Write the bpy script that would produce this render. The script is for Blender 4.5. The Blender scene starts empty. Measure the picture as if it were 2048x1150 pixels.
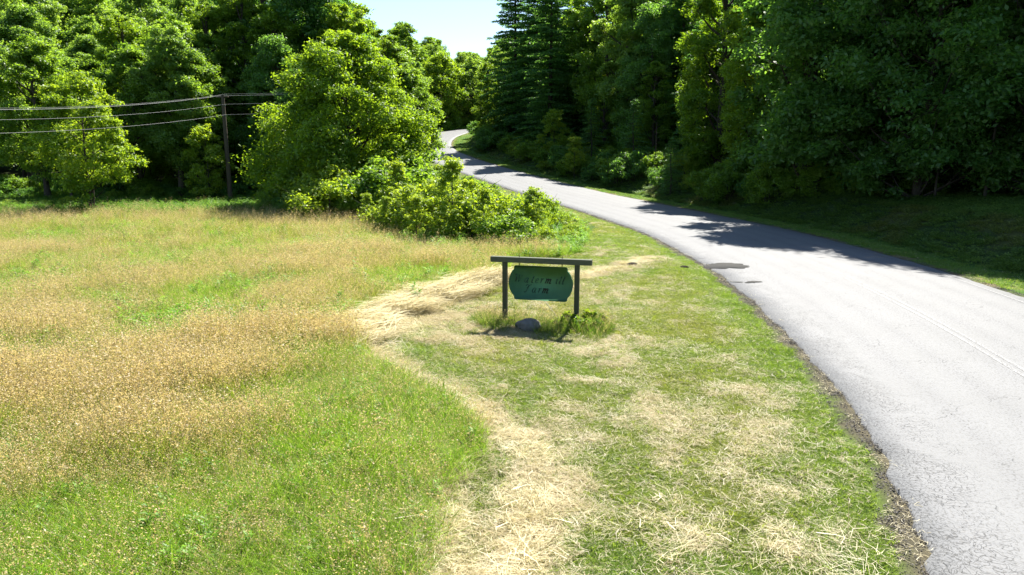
import bpy, math, random
import numpy as np
from math import radians, pi

SC = bpy.context.scene
COL = SC.collection

# ------------------------------------------------------------------ camera
CAM_H, FPX, PITCH = 4.3, 1400.0, math.atan(275 / 1400.0)
cam = bpy.data.cameras.new("camera"); cam_ob = bpy.data.objects.new("camera", cam); COL.objects.link(cam_ob)
cam.sensor_width = 36.0; cam.lens = 36.0 * FPX / 2048.0
cam.clip_start = 0.1; cam.clip_end = 3000
cam_ob.location = (0, 0, CAM_H); cam_ob.rotation_euler = (pi / 2 - PITCH, 0, 0)
SC.camera = cam_ob

# ------------------------------------------------------------------ light
SUN_ELEV, SUN_AZ = radians(52.5), radians(25.5)      # azimuth clockwise from +Y (ahead), behind the trees on the right
W = bpy.data.worlds.new("World"); SC.world = W; W.use_nodes = True
nt = W.node_tree; nt.nodes.clear()
sky = nt.nodes.new("ShaderNodeTexSky"); sky.sky_type = 'NISHITA'; sky.sun_disc = False
sky.sun_elevation = SUN_ELEV; sky.sun_rotation = SUN_AZ
sky.air_density = 1.0; sky.dust_density = 0.3; sky.ozone_density = 2.2
bg = nt.nodes.new("ShaderNodeBackground"); bg.inputs[1].default_value = 0.068
ow = nt.nodes.new("ShaderNodeOutputWorld")
nt.links.new(sky.outputs[0], bg.inputs[0]); nt.links.new(bg.outputs[0], ow.inputs[0])
sl = bpy.data.lights.new("sun", 'SUN'); sl.energy = 5.0; sl.angle = radians(0.53); sl.color = (1.0, 0.96, 0.88)
so = bpy.data.objects.new("sun", sl); COL.objects.link(so)
so.rotation_euler = (pi / 2 - SUN_ELEV, 0, pi - SUN_AZ)
so.location = (30, 60, 80)
SC.view_settings.view_transform = 'Standard'; SC.view_settings.look = 'None'
SC.view_settings.exposure = 1.7; SC.view_settings.gamma = 1.0; SC.view_settings.use_curve_mapping = False
SC.cycles.max_bounces = 7; SC.cycles.diffuse_bounces = 4; SC.cycles.glossy_bounces = 1
SC.cycles.transmission_bounces = 6; SC.cycles.use_denoising = True
SC.cycles.caustics_reflective = False; SC.cycles.caustics_refractive = False

# ------------------------------------------------------------------ small tools
def sstep(a, b, x):
    t = np.clip((np.asarray(x, float) - a) / (b - a), 0, 1); return t * t * (3 - 2 * t)

_perm = np.random.RandomState(7).rand(256, 256)
def vnoise(x, y):
    xi = np.floor(x).astype(int); yi = np.floor(y).astype(int); fx = x - xi; fy = y - yi
    fx = fx * fx * (3 - 2 * fx); fy = fy * fy * (3 - 2 * fy)
    g = lambda a, b: _perm[a & 255, b & 255]
    return (g(xi, yi) * (1 - fx) + g(xi + 1, yi) * fx) * (1 - fy) + (g(xi, yi + 1) * (1 - fx) + g(xi + 1, yi + 1) * fx) * fy
def fbm(x, y, s, o=4, ox=0.0):
    x = np.asarray(x, float) * s + 37.3 + ox; y = np.asarray(y, float) * s + 11.7 + ox * 1.7; r = 0; a = .5; n = 0
    for k in range(o):
        r = r + a * vnoise(x * 2 ** k + k * 17.1, y * 2 ** k + k * 5.3); n += a; a *= .5
    return r / n

def seg_dist(x, y, pts):
    d = np.full(np.shape(x), 1e9)
    for (ax, ay), (bx, by) in zip(pts[:-1], pts[1:]):
        vx, vy = bx - ax, by - ay
        t = np.clip(((x - ax) * vx + (y - ay) * vy) / (vx * vx + vy * vy), 0, 1)
        d = np.minimum(d, np.hypot(x - ax - t * vx, y - ay - t * vy))
    return d
def inside(x, y, poly):
    c = np.zeros(np.shape(x), bool); n = len(poly)
    for i in range(n):
        (x1, y1), (x2, y2) = poly[i], poly[(i + 1) % n]
        if y1 == y2: continue
        m = ((y1 > y) != (y2 > y)) & (x < (x2 - x1) * (y - y1) / (y2 - y1) + x1); c ^= m
    return c

def tagging(o, label=None, cat=None, group=None, kind=None):
    if label: o["label"] = label
    if cat: o["category"] = cat
    if group: o["group"] = group
    if kind: o["kind"] = kind
    return o

def raw_mesh(name, V, F, mat, smooth=False, attrs=None, uv=None):
    """V (n,3); F (m,3|4) array or list of such arrays"""
    me = bpy.data.meshes.new(name)
    Fs = F if isinstance(F, list) else [F]
    Fs = [np.asarray(f, np.int32) for f in Fs if len(f)]
    V = np.asarray(V, np.float32)
    me.vertices.add(len(V)); me.vertices.foreach_set("co", V.ravel())
    loops = np.concatenate([f.ravel() for f in Fs])
    cnt = np.concatenate([np.full(len(f), f.shape[1], np.int32) for f in Fs])
    me.loops.add(len(loops)); me.loops.foreach_set("vertex_index", loops)
    me.polygons.add(len(cnt)); st = np.zeros(len(cnt), np.int32); st[1:] = np.cumsum(cnt)[:-1]
    me.polygons.foreach_set("loop_start", st); me.polygons.foreach_set("loop_total", cnt)
    if smooth: me.polygons.foreach_set("use_smooth", np.ones(len(cnt), bool))
    for k, a in (attrs or {}).items():
        a = np.asarray(a, np.float32)
        if a.ndim == 1:
            at = me.attributes.new(k, 'FLOAT', 'POINT'); at.data.foreach_set("value", a)
        else:
            if a.shape[1] == 3: a = np.concatenate([a, np.ones((len(a), 1), np.float32)], 1)
            at = me.attributes.new(k, 'FLOAT_COLOR', 'POINT'); at.data.foreach_set("color", a.ravel())
    if uv is not None:
        ul = me.uv_layers.new(name="UVMap"); ul.data.foreach_set("uv", np.asarray(uv, np.float32)[loops].ravel())
    me.update(calc_edges=True)
    if mat: me.materials.append(mat)
    return me
def link(name, me, parent=None):
    o = bpy.data.objects.new(name, me); COL.objects.link(o)
    if parent: o.parent = parent
    return o
def thing(name, label, cat, loc=(0, 0, 0), rz=0, group=None):
    o = bpy.data.objects.new(name, None); COL.objects.link(o); o.location = loc; o.rotation_euler = (0, 0, rz)
    o.empty_display_size = .3
    return tagging(o, label, cat, group)

class Acc:
    def __init__(s): s.V = []; s.Q = []; s.T = []; s.n = 0; s.A = []
    def add(s, V, F, a=None):
        V = np.asarray(V, float).reshape(-1, 3); F = np.asarray(F, int)
        (s.Q if F.shape[1] == 4 else s.T).append(F + s.n); s.V.append(V); s.n += len(V)
        s.A.append(np.full(len(V), 0.0) if a is None else np.broadcast_to(a, (len(V),)))
    def tube(s, P, R, n=6, a=None):
        P = np.asarray(P, float); m = len(P); R = np.broadcast_to(R, (m,))
        t = np.gradient(P, axis=0); t /= np.linalg.norm(t, axis=1)[:, None] + 1e-9
        up = np.where(np.abs(t[:, 2:3]) > .9, [[1., 0, 0]], [[0, 0, 1.]])
        b = np.cross(t, up); b /= np.linalg.norm(b, axis=1)[:, None] + 1e-9; c = np.cross(t, b)
        th = np.arange(n) * 2 * pi / n
        V = P[:, None] + R[:, None, None] * (np.cos(th)[None, :, None] * b[:, None] + np.sin(th)[None, :, None] * c[:, None])
        i = np.arange(m - 1)[:, None] * n; j = np.arange(n)[None]; j2 = (j + 1) % n
        F = np.stack([i + j, i + j2, i + n + j2, i + n + j], -1).reshape(-1, 4)
        s.add(V, F, a)
    def box(s, c, d, rot=None, bev=0):
        x, y, z = np.array(d) / 2.
        V = np.array([[sx * x, sy * y, sz * z] for sz in (-1, 1) for sx, sy in ((-1, -1), (1, -1), (1, 1), (-1, 1))])
        if rot is not None: V = V @ np.array(rot).T
        s.add(V + np.array(c), [[3, 2, 1, 0], [4, 5, 6, 7], [0, 1, 5, 4], [1, 2, 6, 5], [2, 3, 7, 6], [3, 0, 4, 7]])
    def mesh(s, name, mat, smooth=False, attrs=None):
        F = []
        if s.Q: F.append(np.concatenate(s.Q))
        if s.T: F.append(np.concatenate(s.T))
        at = {"tint": np.concatenate(s.A)}; at.update(attrs or {})
        return raw_mesh(name, np.concatenate(s.V), F, mat, smooth, at)

# ------------------------------------------------------------------ material tools
class NT:
    def __init__(s, name):
        s.m = bpy.data.materials.new(name); s.m.use_nodes = True; s.t = s.m.node_tree; s.t.nodes.clear()
        s.out = s.n("ShaderNodeOutputMaterial")
    def n(s, typ, **kw):
        x = s.t.nodes.new(typ)
        for k, v in kw.items(): setattr(x, k, v)
        return x
    def l(s, a, b): s.t.links.new(a, b)
    def set(s, sock, v):
        if isinstance(v, bpy.types.NodeSocket): s.l(v, sock)
        elif v is not None:
            if isinstance(v, tuple) and len(v) == 3 and sock.type == 'RGBA': v = v + (1,)
            sock.default_value = v
    def math(s, op, a, b=None, clamp=False):
        x = s.n("ShaderNodeMath", operation=op, use_clamp=clamp); s.set(x.inputs[0], a); s.set(x.inputs[1], b); return x.outputs[0]
    def mix(s, f, a, b, blend='MIX'):
        x = s.n("ShaderNodeMix", data_type='RGBA', blend_type=blend); s.set(x.inputs[0], f); s.set(x.inputs[6], a); s.set(x.inputs[7], b); return x.outputs[2]
    def attr(s, name, typ='GEOMETRY'):
        return s.n("ShaderNodeAttribute", attribute_name=name, attribute_type=typ)
    def noise(s, scale, vec=None, detail=4, rough=.6):
        x = s.n("ShaderNodeTexNoise"); x.inputs['Scale'].default_value = scale; x.inputs['Detail'].default_value = detail
        x.inputs['Roughness'].default_value = rough
        if vec: s.l(vec, x.inputs['Vector'])
        return x.outputs[0]
    def ramp(s, f, lo, hi, a=0.0, b=1.0):
        x = s.n("ShaderNodeMapRange", interpolation_type='SMOOTHSTEP'); s.set(x.inputs[0], f)
        x.inputs[1].default_value = lo; x.inputs[2].default_value = hi; x.inputs[3].default_value = a; x.inputs[4].default_value = b
        return x.outputs[0]
    def pos(s): return s.n("ShaderNodeNewGeometry").outputs['Position']
    def obj(s): return s.n("ShaderNodeTexCoord").outputs['Object']
    def bump(s, h, st=.5, dist=.02):
        x = s.n("ShaderNodeBump"); x.inputs['Strength'].default_value = st; x.inputs['Distance'].default_value = dist; s.l(h, x.inputs['Height']); return x.outputs[0]
    def principled(s, col, rough=.8, spec=.3, normal=None, metal=0):
        x = s.n("ShaderNodeBsdfPrincipled"); s.set(x.inputs['Base Color'], col); s.set(x.inputs['Roughness'], rough)
        x.inputs['Specular IOR Level'].default_value = spec; x.inputs['Metallic'].default_value = metal
        if normal: s.l(normal, x.inputs['Normal'])
        s.l(x.outputs[0], s.out.inputs[0]); return s.m
    def leafy(s, col, tcol, tr=.5, gloss=.05, rough=.45):
        d = s.n("ShaderNodeBsdfDiffuse"); s.set(d.inputs[0], col)
        t = s.n("ShaderNodeBsdfTranslucent"); s.set(t.inputs[0], tcol)
        m = s.n("ShaderNodeMixShader"); m.inputs[0].default_value = tr; s.l(d.outputs[0], m.inputs[1]); s.l(t.outputs[0], m.inputs[2])
        g = s.n("ShaderNodeBsdfGlossy"); g.inputs['Roughness'].default_value = rough; g.inputs[0].default_value = (1, 1, 1, 1)
        m2 = s.n("ShaderNodeMixShader"); m2.inputs[0].default_value = gloss; s.l(m.outputs[0], m2.inputs[1]); s.l(g.outputs[0], m2.inputs[2])
        s.l(m2.outputs[0], s.out.inputs[0]); return s.m

def leaf_material(name, ca, cb, trans=(2.2, 1.9, .9), tr=.5, gloss=.02):
    k = NT(name); t = k.attr("tint").outputs['Fac']
    r = k.n("ShaderNodeObjectInfo").outputs['Random']
    f = k.math('ADD', k.math('MULTIPLY', t, .65), k.math('MULTIPLY', r, .35), True)
    col = k.mix(f, ca, cb)
    tc = k.mix(1.0, col, trans + (1,) if len(trans) == 3 else trans, 'MULTIPLY')
    return k.leafy(col, tc, tr, gloss)

M = {}
M['leaf_fresh'] = leaf_material("fresh_leaves", (.08, .165, .014), (.18, .28, .026), (2.3, 2.0, .7), .55)
M['leaf_yellow'] = leaf_material("yellow_green_leaves", (.13, .23, .022), (.24, .33, .04), (2.2, 1.9, .6), .55)
M['leaf_mid'] = leaf_material("mid_green_leaves", (.085, .17, .022), (.17, .27, .035), (2.3, 2.1, .8), .55)
M['leaf_dark'] = leaf_material("dark_leaves", (.055, .14, .034), (.12, .22, .048), (2.3, 2.2, .9), .55, .02)
M['leaf_hill'] = leaf_material("hillside_leaves", (.10, .195, .04), (.19, .29, .06), (2.2, 2.0, .8), .55)
M['needle'] = leaf_material("conifer_needles", (.045, .125, .04), (.11, .205, .055), (2.1, 2.1, .9), .5, .02)
M['bush'] = leaf_material("bramble_leaves", (.12, .21, .02), (.22, .31, .035), (2.1, 1.8, .7), .55)

k = NT("bark"); n_ = k.noise(9, k.obj(), 6, .7)
M['bark'] = k.principled(k.mix(n_, (.025, .02, .016), (.10, .085, .066)), .95, .1, k.bump(n_, .8, .03))
k = NT("weathered_pole_wood"); n_ = k.noise(14, k.obj(), 5)
M['pole'] = k.principled(k.mix(n_, (.045, .036, .028), (.12, .095, .07)), .9, .15)

# ------------------------------------------------------------------ the road's line
CL = np.array([(-6, -34), (0, -18), (4.2, -5), (7.2, 4), (8.8, 8.5), (10.0, 13.5), (11.0, 20), (11.45, 27), (11.1, 36.5), (9.9, 44.5), (7.9, 53.5), (5.2, 62.3),
               (.9, 76), (-4.6, 91), (-10.2, 106), (-13.2, 116), (-14.2, 126), (-13.3, 136), (-9.6, 146), (-2, 153.5), (10, 158), (30, 161), (60, 162)], float)
def catmull(P, step):
    out = []
    Q = np.vstack([2 * P[0] - P[1], P, 2 * P[-1] - P[-2]])
    for i in range(1, len(Q) - 2):
        p0, p1, p2, p3 = Q[i - 1:i + 3]; n = max(2, int(np.hypot(*(p2 - p1)) / step)); t = (np.arange(n) / n)[:, None]
        out.append(.5 * (2 * p1 + (p2 - p0) * t + (2 * p0 - 5 * p1 + 4 * p2 - p3) * t * t + (3 * p1 - p0 - 3 * p2 + p3) * t ** 3))
    return np.vstack(out + [Q[-2][None]])
RC = catmull(CL, .25)
RT = np.gradient(RC, axis=0); RT /= np.linalg.norm(RT, axis=1)[:, None]; RN = np.stack([RT[:, 1], -RT[:, 0]], 1)   # points right
RS = np.concatenate([[0], np.cumsum(np.hypot(*np.diff(RC, axis=0).T))])
def zt(Y):
    Y = np.asarray(Y, float)
    return np.where(Y < 40, 0, np.where(Y < 115, .0008 * (Y - 40) ** 2, 4.5 + .12 * (np.minimum(Y, 168) - 115)))
RZ = zt(RC[:, 1]); RZ = np.convolve(np.pad(RZ, 20, 'edge'), np.ones(41) / 41, 'valid')
HWL = np.interp(RC[:, 1], [0, 8, 13, 18, 22, 30, 60, 120], [3.45, 3.55, 3.75, 3.92, 4.0, 4.15, 3.9, 3.7]); HWR = np.interp(RC[:, 1], [0, 15, 24, 36, 60, 120], [4.0, 4.0, 4.1, 4.2, 3.8, 3.6])

def road_coords(x, y):
    """signed distance (right of the centreline positive), nearest sample"""
    x = np.asarray(x, float).ravel(); y = np.asarray(y, float).ravel(); sub = slice(None, None, 4); C = RC[sub]
    idx = np.empty(len(x), int)
    for a in range(0, len(x), 20000):
        X = x[a:a + 20000, None] - C[None, :, 0]; Y = y[a:a + 20000, None] - C[None, :, 1]
        idx[a:a + 20000] = np.argmin(X * X + Y * Y, 1) * 4
    idx = np.minimum(idx, len(RC) - 1)
    dx = x - RC[idx, 0]; dy = y - RC[idx, 1]
    lat = dx * RN[idx, 0] + dy * RN[idx, 1]; lon = dx * RT[idx, 0] + dy * RT[idx, 1]
    d = np.sign(lat + 1e-9) * np.hypot(lat, np.where((idx <= 0) | (idx >= len(RC) - 5), lon, 0))
    return d, idx

def terrain(x, y, detail=True):
    shp = np.shape(x); x = np.asarray(x, float).ravel(); y = np.asarray(y, float).ravel()
    d, i = road_coords(x, y); rz = RZ[i]; hwl, hwr = HWL[i], HWR[i]
    # left: flat field, then the wooded hillside
    kx = np.clip(.115 + (-10 - x) * .0022, .15, .28)
    hill = .05 * np.clip(y - 60, 0, 30) + np.clip(y - 88, 0, 150) * kx * sstep(60, 130, y)
    hill = hill + np.clip(-x - 60, 0, 150) * .10 * sstep(58, 90, y)
    hill = hill + (fbm(x, y, .03, 3) - .5) * 5 * sstep(70, 140, y)
    L = hill + (fbm(x, y, .22, 3) - .5) * .22 * sstep(2.5, 7, -d)
    wl = sstep(1.0, 14, -d - hwl)
    berm = .16 * np.exp(-((-d - hwl - 2.2) / 1.4) ** 2) * sstep(22, 27, y) * sstep(45, 36, y)
    zl = rz * (1 - wl) + L * wl + berm
    # right: verge, shallow ditch, bank, forest floor
    e = d - hwr
    prof = -.16 * np.exp(-((e - 2.3) / .8) ** 2) + 1.35 * sstep(2.5, 6.6, e) + .07 * np.clip(e - 6.6, 0, 40) + .16 * np.clip(e - 30, 0, 120)
    prof = prof + (fbm(x, y, .35, 3) - .5) * .5 * sstep(3, 5, e)
    zr = rz + prof
    z = np.where(d < 0, zl, zr)
    onr = sstep(.25, -.15, np.where(d < 0, -d - hwl, d - hwr))
    if detail: z = z + (fbm(x, y, 1.7, 3) - .5) * .07 * (1 - onr) * sstep(.1, .8, np.where(d < 0, -d - hwl, d - hwr))
    z = np.where(onr > 0, (z * (1 - onr) + (rz - .05) * onr), z)
    return z.reshape(shp)
def gz(x, y): return float(terrain(np.array([x]), np.array([y]))[0])

# ------------------------------------------------------------------ where each kind of ground lies (metres on the ground)
MOWN = [(-.1, 26.5), (-.7, 22.5), (-2.5, 20), (-3.55, 17.4), (-3.75, 15.4), (-2.8, 13.6), (-1.5, 11.9), (-.5, 10.6), (-.35, 9.7), (-.75, 8.8), (-.9, 7.6), (-.85, 6.2), (-.9, 3), (-2, -30),
        (30, -30), (30, 60), (4.6, 52), (4.9, 44), (4.5, 38), (3.6, 33), (3.0, 30), (1.6, 28)]
ARC = [(-.2, 23.2), (-.9, 22.3), (-2.3, 20.4), (-3.3, 18.2), (-3.85, 16.4), (-3.75, 15.2), (-2.9, 13.8), (-1.7, 12.1), (-.6, 10.9), (.1, 9.8), (.4, 8.9), (.3, 7.8), (.1, 6.6), (0, 4.5)]
THICKET = [(-8.6, 40), (-6.0, 34.5), (-1.5, 31), (3.1, 31.2), (4.0, 36), (3.6, 42), (2.2, 50), (-1.5, 60), (-6, 68), (-11, 66), (-13, 52), (-13, 44)]
def masks(x, y):
    shp = np.shape(x); x = np.asarray(x, float).ravel(); y = np.asarray(y, float).ravel()
    d, i = road_coords(x, y); el = -d - HWL[i]; er = d - HWR[i]
    m = {}
    wx = x + (fbm(x, y, .9, 3) - .5) * .7; wy = y + (fbm(x, y, .9, 3, 9.) - .5) * .7
    m['mown'] = (inside(wx, wy, MOWN) | ((el < 1.6) & (d < 0))) & (d < 0)
    m['el'], m['er'], m['d'] = el, er, d
    m['arc'] = seg_dist(wx, wy, ARC)
    m['thicket'] = inside(wx, wy, THICKET)
    line = np.where(x > -3.8, 9.9 + 3.5 * (x + 3.8), 9.9 + .52 * (x + 3.8))
    g = sstep(2.6, -2.8, wy + (fbm(x, y, .6, 3, 3.) - .5) * 3.0 - line)                      # greener grass close to the mown part
    far = sstep(21, 25, y - .12 * x) * sstep(33, 29, y - .10 * x) * sstep(-3, -11, x) * .55
    g2 = sstep(28, 30, y) * sstep(-12, -5, x) * .7 + sstep(21, 27, y) * sstep(-5, 0, x) * .55
    nz = .22 + .2 * sstep(.3, .7, fbm(x, y, 1.8, 3, 15.)) + sstep(.46, .66, fbm(x * .55, y, .7, 4, 5.)) * .68
    edge = sstep(42.5, 47, y + (fbm(x, y, .2, 2) - .5) * 6)
    m['green'] = np.clip(np.maximum.reduce([g, far, nz, g2, edge]), 0, 1)
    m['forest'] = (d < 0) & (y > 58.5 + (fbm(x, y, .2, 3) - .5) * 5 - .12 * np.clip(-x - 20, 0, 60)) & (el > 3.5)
    m['meadow'] = (~m['mown']) & (d < 0) & (~m['forest']) & (el > 1.0)
    # cut grass lying on the mown part
    s = .08 + sstep(.46, .66, fbm(x, y, .9, 4, 21.)) * .32
    strips = np.maximum.reduce([
        np.exp(-(seg_dist(wx, wy, [(2.1, 22), (2.5, 18.3), (2.4, 15.5), (2.6, 12.6), (2.2, 10.4), (2.3, 8.8)]) / .2) ** 2) * .6,
        np.exp(-(seg_dist(wx, wy, [(-.8, 14.4), (.3, 14.5), (2.2, 14.2)]) / .3) ** 2) * .7,
        np.exp(-(seg_dist(wx, wy, [(.3, 13.4), (1.2, 12.6), (2.2, 12.4)]) / .12) ** 2) * .7,
        np.exp(-(seg_dist(wx, wy, [(2.5, 24), (4.3, 25.5), (5.6, 27)]) / .7) ** 2),
        sstep(2.2, .2, np.hypot((wx + .9) / 1.4, (wy - 17) / 2.0)) * .8,
        np.exp(-(np.hypot((wx - 3.0) / 1.5, (wy - 20.5) / 3.0)) ** 2) * .45,
        np.exp(-(np.hypot((wx - 3.6) / 1.1, (wy - 10.6) / 1.4)) ** 2) * .35,
        np.exp(-(np.hypot((wx - 1.9) / .8, (wy - 7.2) / .4)) ** 2) * .5,
        np.exp(-(np.hypot((wx - 3.1) / .7, (wy - 6.9) / .5)) ** 2) * .45,
        sstep(.9, .1, m['arc']) * .8])
    m['straw'] = np.clip(np.maximum(s, strips) * (.25 + .9 * sstep(.30, .62, fbm(x, y, 2.4, 4, 2.))), 0, 1) * sstep(.3, 1.6, el)
    for k_ in m: m[k_] = m[k_].reshape(shp)
    return m

# ------------------------------------------------------------------ ground
def axis(segs):
    out = [segs[0][0]]
    for a, b, s in segs:
        n = max(1, int(round((b - a) / s))); out += list(a + (b - a) * (np.arange(1, n + 1) / n))
    return np.array(out)
gx = axis([(-900, -300, 60), (-300, -120, 12), (-120, -40, 2.5), (-40, -12, .6), (-12, 9, .13), (9, 30, .35), (30, 60, 1.5), (60, 160, 8), (160, 900, 60)])
gy = axis([(-300, -60, 30), (-60, 0, 3), (0, 5, .5), (5, 24, .13), (24, 60, .35), (60, 100, 1.2), (100, 250, 3.5), (250, 400, 15), (400, 1500, 70)])
GX, GY = np.meshgrid(gx, gy); GZ = terrain(GX, GY)
mk = masks(GX, GY)
def lerp(a, b, t): return np.asarray(a) * (1 - t[..., None]) + np.asarray(b) * t[..., None]
c = lerp(np.broadcast_to([.12, .085, .03], GX.shape + (3,)), [.05, .085, .015], mk['green'])
cm = lerp(np.broadcast_to([.07, .105, .018], GX.shape + (3,)), [.23, .18, .085], np.clip(mk['straw'] * 1.1, 0, 1))
c = np.where(mk['mown'][..., None], cm, c)
c = np.where(mk['thicket'][..., None], [.05, .075, .015], c)
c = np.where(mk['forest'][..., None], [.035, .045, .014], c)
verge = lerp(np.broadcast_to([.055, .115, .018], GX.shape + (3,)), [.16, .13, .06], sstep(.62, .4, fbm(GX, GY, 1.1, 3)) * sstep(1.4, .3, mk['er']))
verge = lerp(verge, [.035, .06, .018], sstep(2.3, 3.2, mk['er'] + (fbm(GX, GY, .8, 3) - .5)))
bankdry = sstep(.56, .66, fbm(GX, GY, .45, 3, 31.)) * sstep(3, 3.6, mk['er']) * sstep(7, 6, mk['er'])
verge = lerp(verge, [.13, .12, .045], bankdry * .4)
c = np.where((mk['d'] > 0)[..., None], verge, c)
el_w = np.where(mk['d'] < 0, mk['el'], mk['er'] * 1.6) + (fbm(GX, GY, 1.6, 4, 8.) - .5) * .9
c = lerp(c, [.085, .070, .055], sstep(.50, .15, el_w) * .9)
k = NT("ground_cover"); a = k.attr("col").outputs['Color']; p_ = k.pos()
n1 = k.noise(5, p_, 5, .7); n2 = k.noise(45, p_, 3, .7)
col_ = k.mix(1.0, a, k.mix(n1, (.55, .6, .6), (1.45, 1.4, 1.3)), 'MULTIPLY')
col_ = k.mix(1.0, col_, k.mix(n2, (.45, .45, .45), (1.55, 1.55, 1.5)), 'MULTIPLY')
M['ground'] = k.principled(col_, .95, .1, k.bump(n2, .8, .03))
ny, nx = GX.shape; ii = (np.arange(ny - 1)[:, None] * nx + np.arange(nx - 1)[None]).ravel()
gm = raw_mesh("ground", np.stack([GX, GY, GZ], -1).reshape(-1, 3), np.stack([ii, ii + 1, ii + nx + 1, ii + nx], 1), M['ground'], True, {"col": c.reshape(-1, 3)})
tagging(link("ground", gm), "grassy valley floor rising into wooded hillsides", kind='structure')

# ------------------------------------------------------------------ road
k = NT("weathered_asphalt"); uvn = k.n("ShaderNodeUVMap", uv_map="UVMap").outputs[0]
sep = k.n("ShaderNodeSeparateXYZ"); k.l(uvn, sep.inputs[0]); U = sep.outputs[0]; Vv = sep.outputs[1]   # U: metres from left edge
g1 = k.noise(26, uvn, 1.0, .6); g2 = k.noise(9, uvn, 2, .7); g3 = k.noise(.45, uvn, 4); 
base = k.mix(k.ramp(g1, .36, .56), (.018, .018, .02), (.152, .153, .156))
base = k.mix(k.ramp(g2, .3, .7, 0, .4), base, (.165, .165, .165))
base = k.mix(k.ramp(g3, .35, .7, 0, .25), base, (.085, .084, .082))
tr1 = k.n("ShaderNodeMath", operation='COSINE'); k.l(k.math('MULTIPLY', U, 3.14159), tr1.inputs[0])
wh = k.math('ABSOLUTE', tr1.outputs[0])
base = k.mix(k.math('MULTIPLY', wh, .28), base, (.165, .165, .162))
# alligator cracks along the left edge
vor = k.n("ShaderNodeTexVoronoi", feature='DISTANCE_TO_EDGE'); vor.inputs['Scale'].default_value = 7.5
wv = k.n("ShaderNodeMapping"); wv.inputs['Scale'].default_value = (1.3, .8, 1); 
nv = k.n("ShaderNodeTexNoise"); nv.inputs['Scale'].default_value = 2.6; k.l(uvn, nv.inputs['Vector'])
wa = k.n("ShaderNodeVectorMath", operation='ADD'); k.l(uvn, wa.inputs[0]); k.l(nv.outputs['Color'], wa.inputs[1]); k.l(wa.outputs[0], wv.inputs[0]); k.l(wv.outputs[0], vor.inputs['Vector'])
crack = k.ramp(vor.outputs['Distance'], .0, .055, 1, 0)
wid = k.math('ADD', U, k.math('MULTIPLY', k.math('SUBTRACT', k.noise(.5, uvn, 3), .5), 1.4))
cm_ = k.math('MULTIPLY', crack, k.ramp(wid, .6, 1.25, 1, 0))
cm_ = k.math('MULTIPLY', cm_, k.ramp(k.noise(1.1, uvn, 2), .38, .52))
wvl = k.n("ShaderNodeTexVoronoi", feature='DISTANCE_TO_EDGE'); wvl.inputs['Scale'].default_value = .55; k.l(wa.outputs[0], wvl.inputs['Vector'])
c2 = k.math('MULTIPLY', k.ramp(wvl.outputs['Distance'], 0, .012, 1, 0), k.math('MULTIPLY', k.ramp(k.noise(.8, uvn, 2), .45, .6), .55))
cr = k.math('MAXIMUM', cm_, c2)
base = k.mix(k.math('MULTIPLY', cr, .72), base, (.035, .033, .03))
dirt = k.math('MULTIPLY', k.ramp(k.math('ADD', U, k.math('MULTIPLY', k.noise(3, uvn, 4), .35)), .0, .12, 1, 0), .35)
base = k.mix(dirt, base, (.07, .062, .052))
hgt = k.math('SUBTRACT', g1, k.math('MULTIPLY', cr, 2.0))
M['asphalt'] = k.principled(base, k.ramp(g1, .3, .7, .55, .8), .3, k.bump(hgt, .4, .012))

nc = 13; n = len(RC); fr = np.linspace(0, 1, nc)
jl = (fbm(RS, RS * 0, 2.2, 4) - .5) * .34; jr = (fbm(RS, RS * 0 + 40, 1.5, 4) - .5) * .25
wl_, wr_ = HWL + jl, HWR + jr
lat = -wl_[:, None] * (1 - fr) + wr_[:, None] * fr
P = RC[:, None] + RN[:, None] * lat[..., None]
zc = RZ[:, None] + .015 + .05 * (1 - (lat / 4.1) ** 2)
V = np.concatenate([P, zc[..., None]], -1)
lo = V[:, [0, -1]].copy(); lo[..., 2] -= .12; lo[:, 0, :2] -= RN * .05; lo[:, 1, :2] += RN * .05
V = np.concatenate([lo[:, :1], V, lo[:, 1:]], 1); m_ = nc + 2
uu = np.concatenate([-.05 + 0 * jl[:, None], lat + HWL[:, None], (HWL + HWR)[:, None] + .05], 1)
UVs = np.stack([uu, np.broadcast_to(RS[:, None], uu.shape)], -1)
ii = (np.arange(n - 1)[:, None] * m_ + np.arange(m_ - 1)[None]).ravel()
rm = raw_mesh("road", V.reshape(-1, 3), np.stack([ii, ii + 1, ii + m_ + 1, ii + m_], 1), M['asphalt'], True, uv=UVs.reshape(-1, 2))
tagging(link("road", rm), "pale sunlit two lane asphalt road curving uphill", kind='structure')

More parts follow.
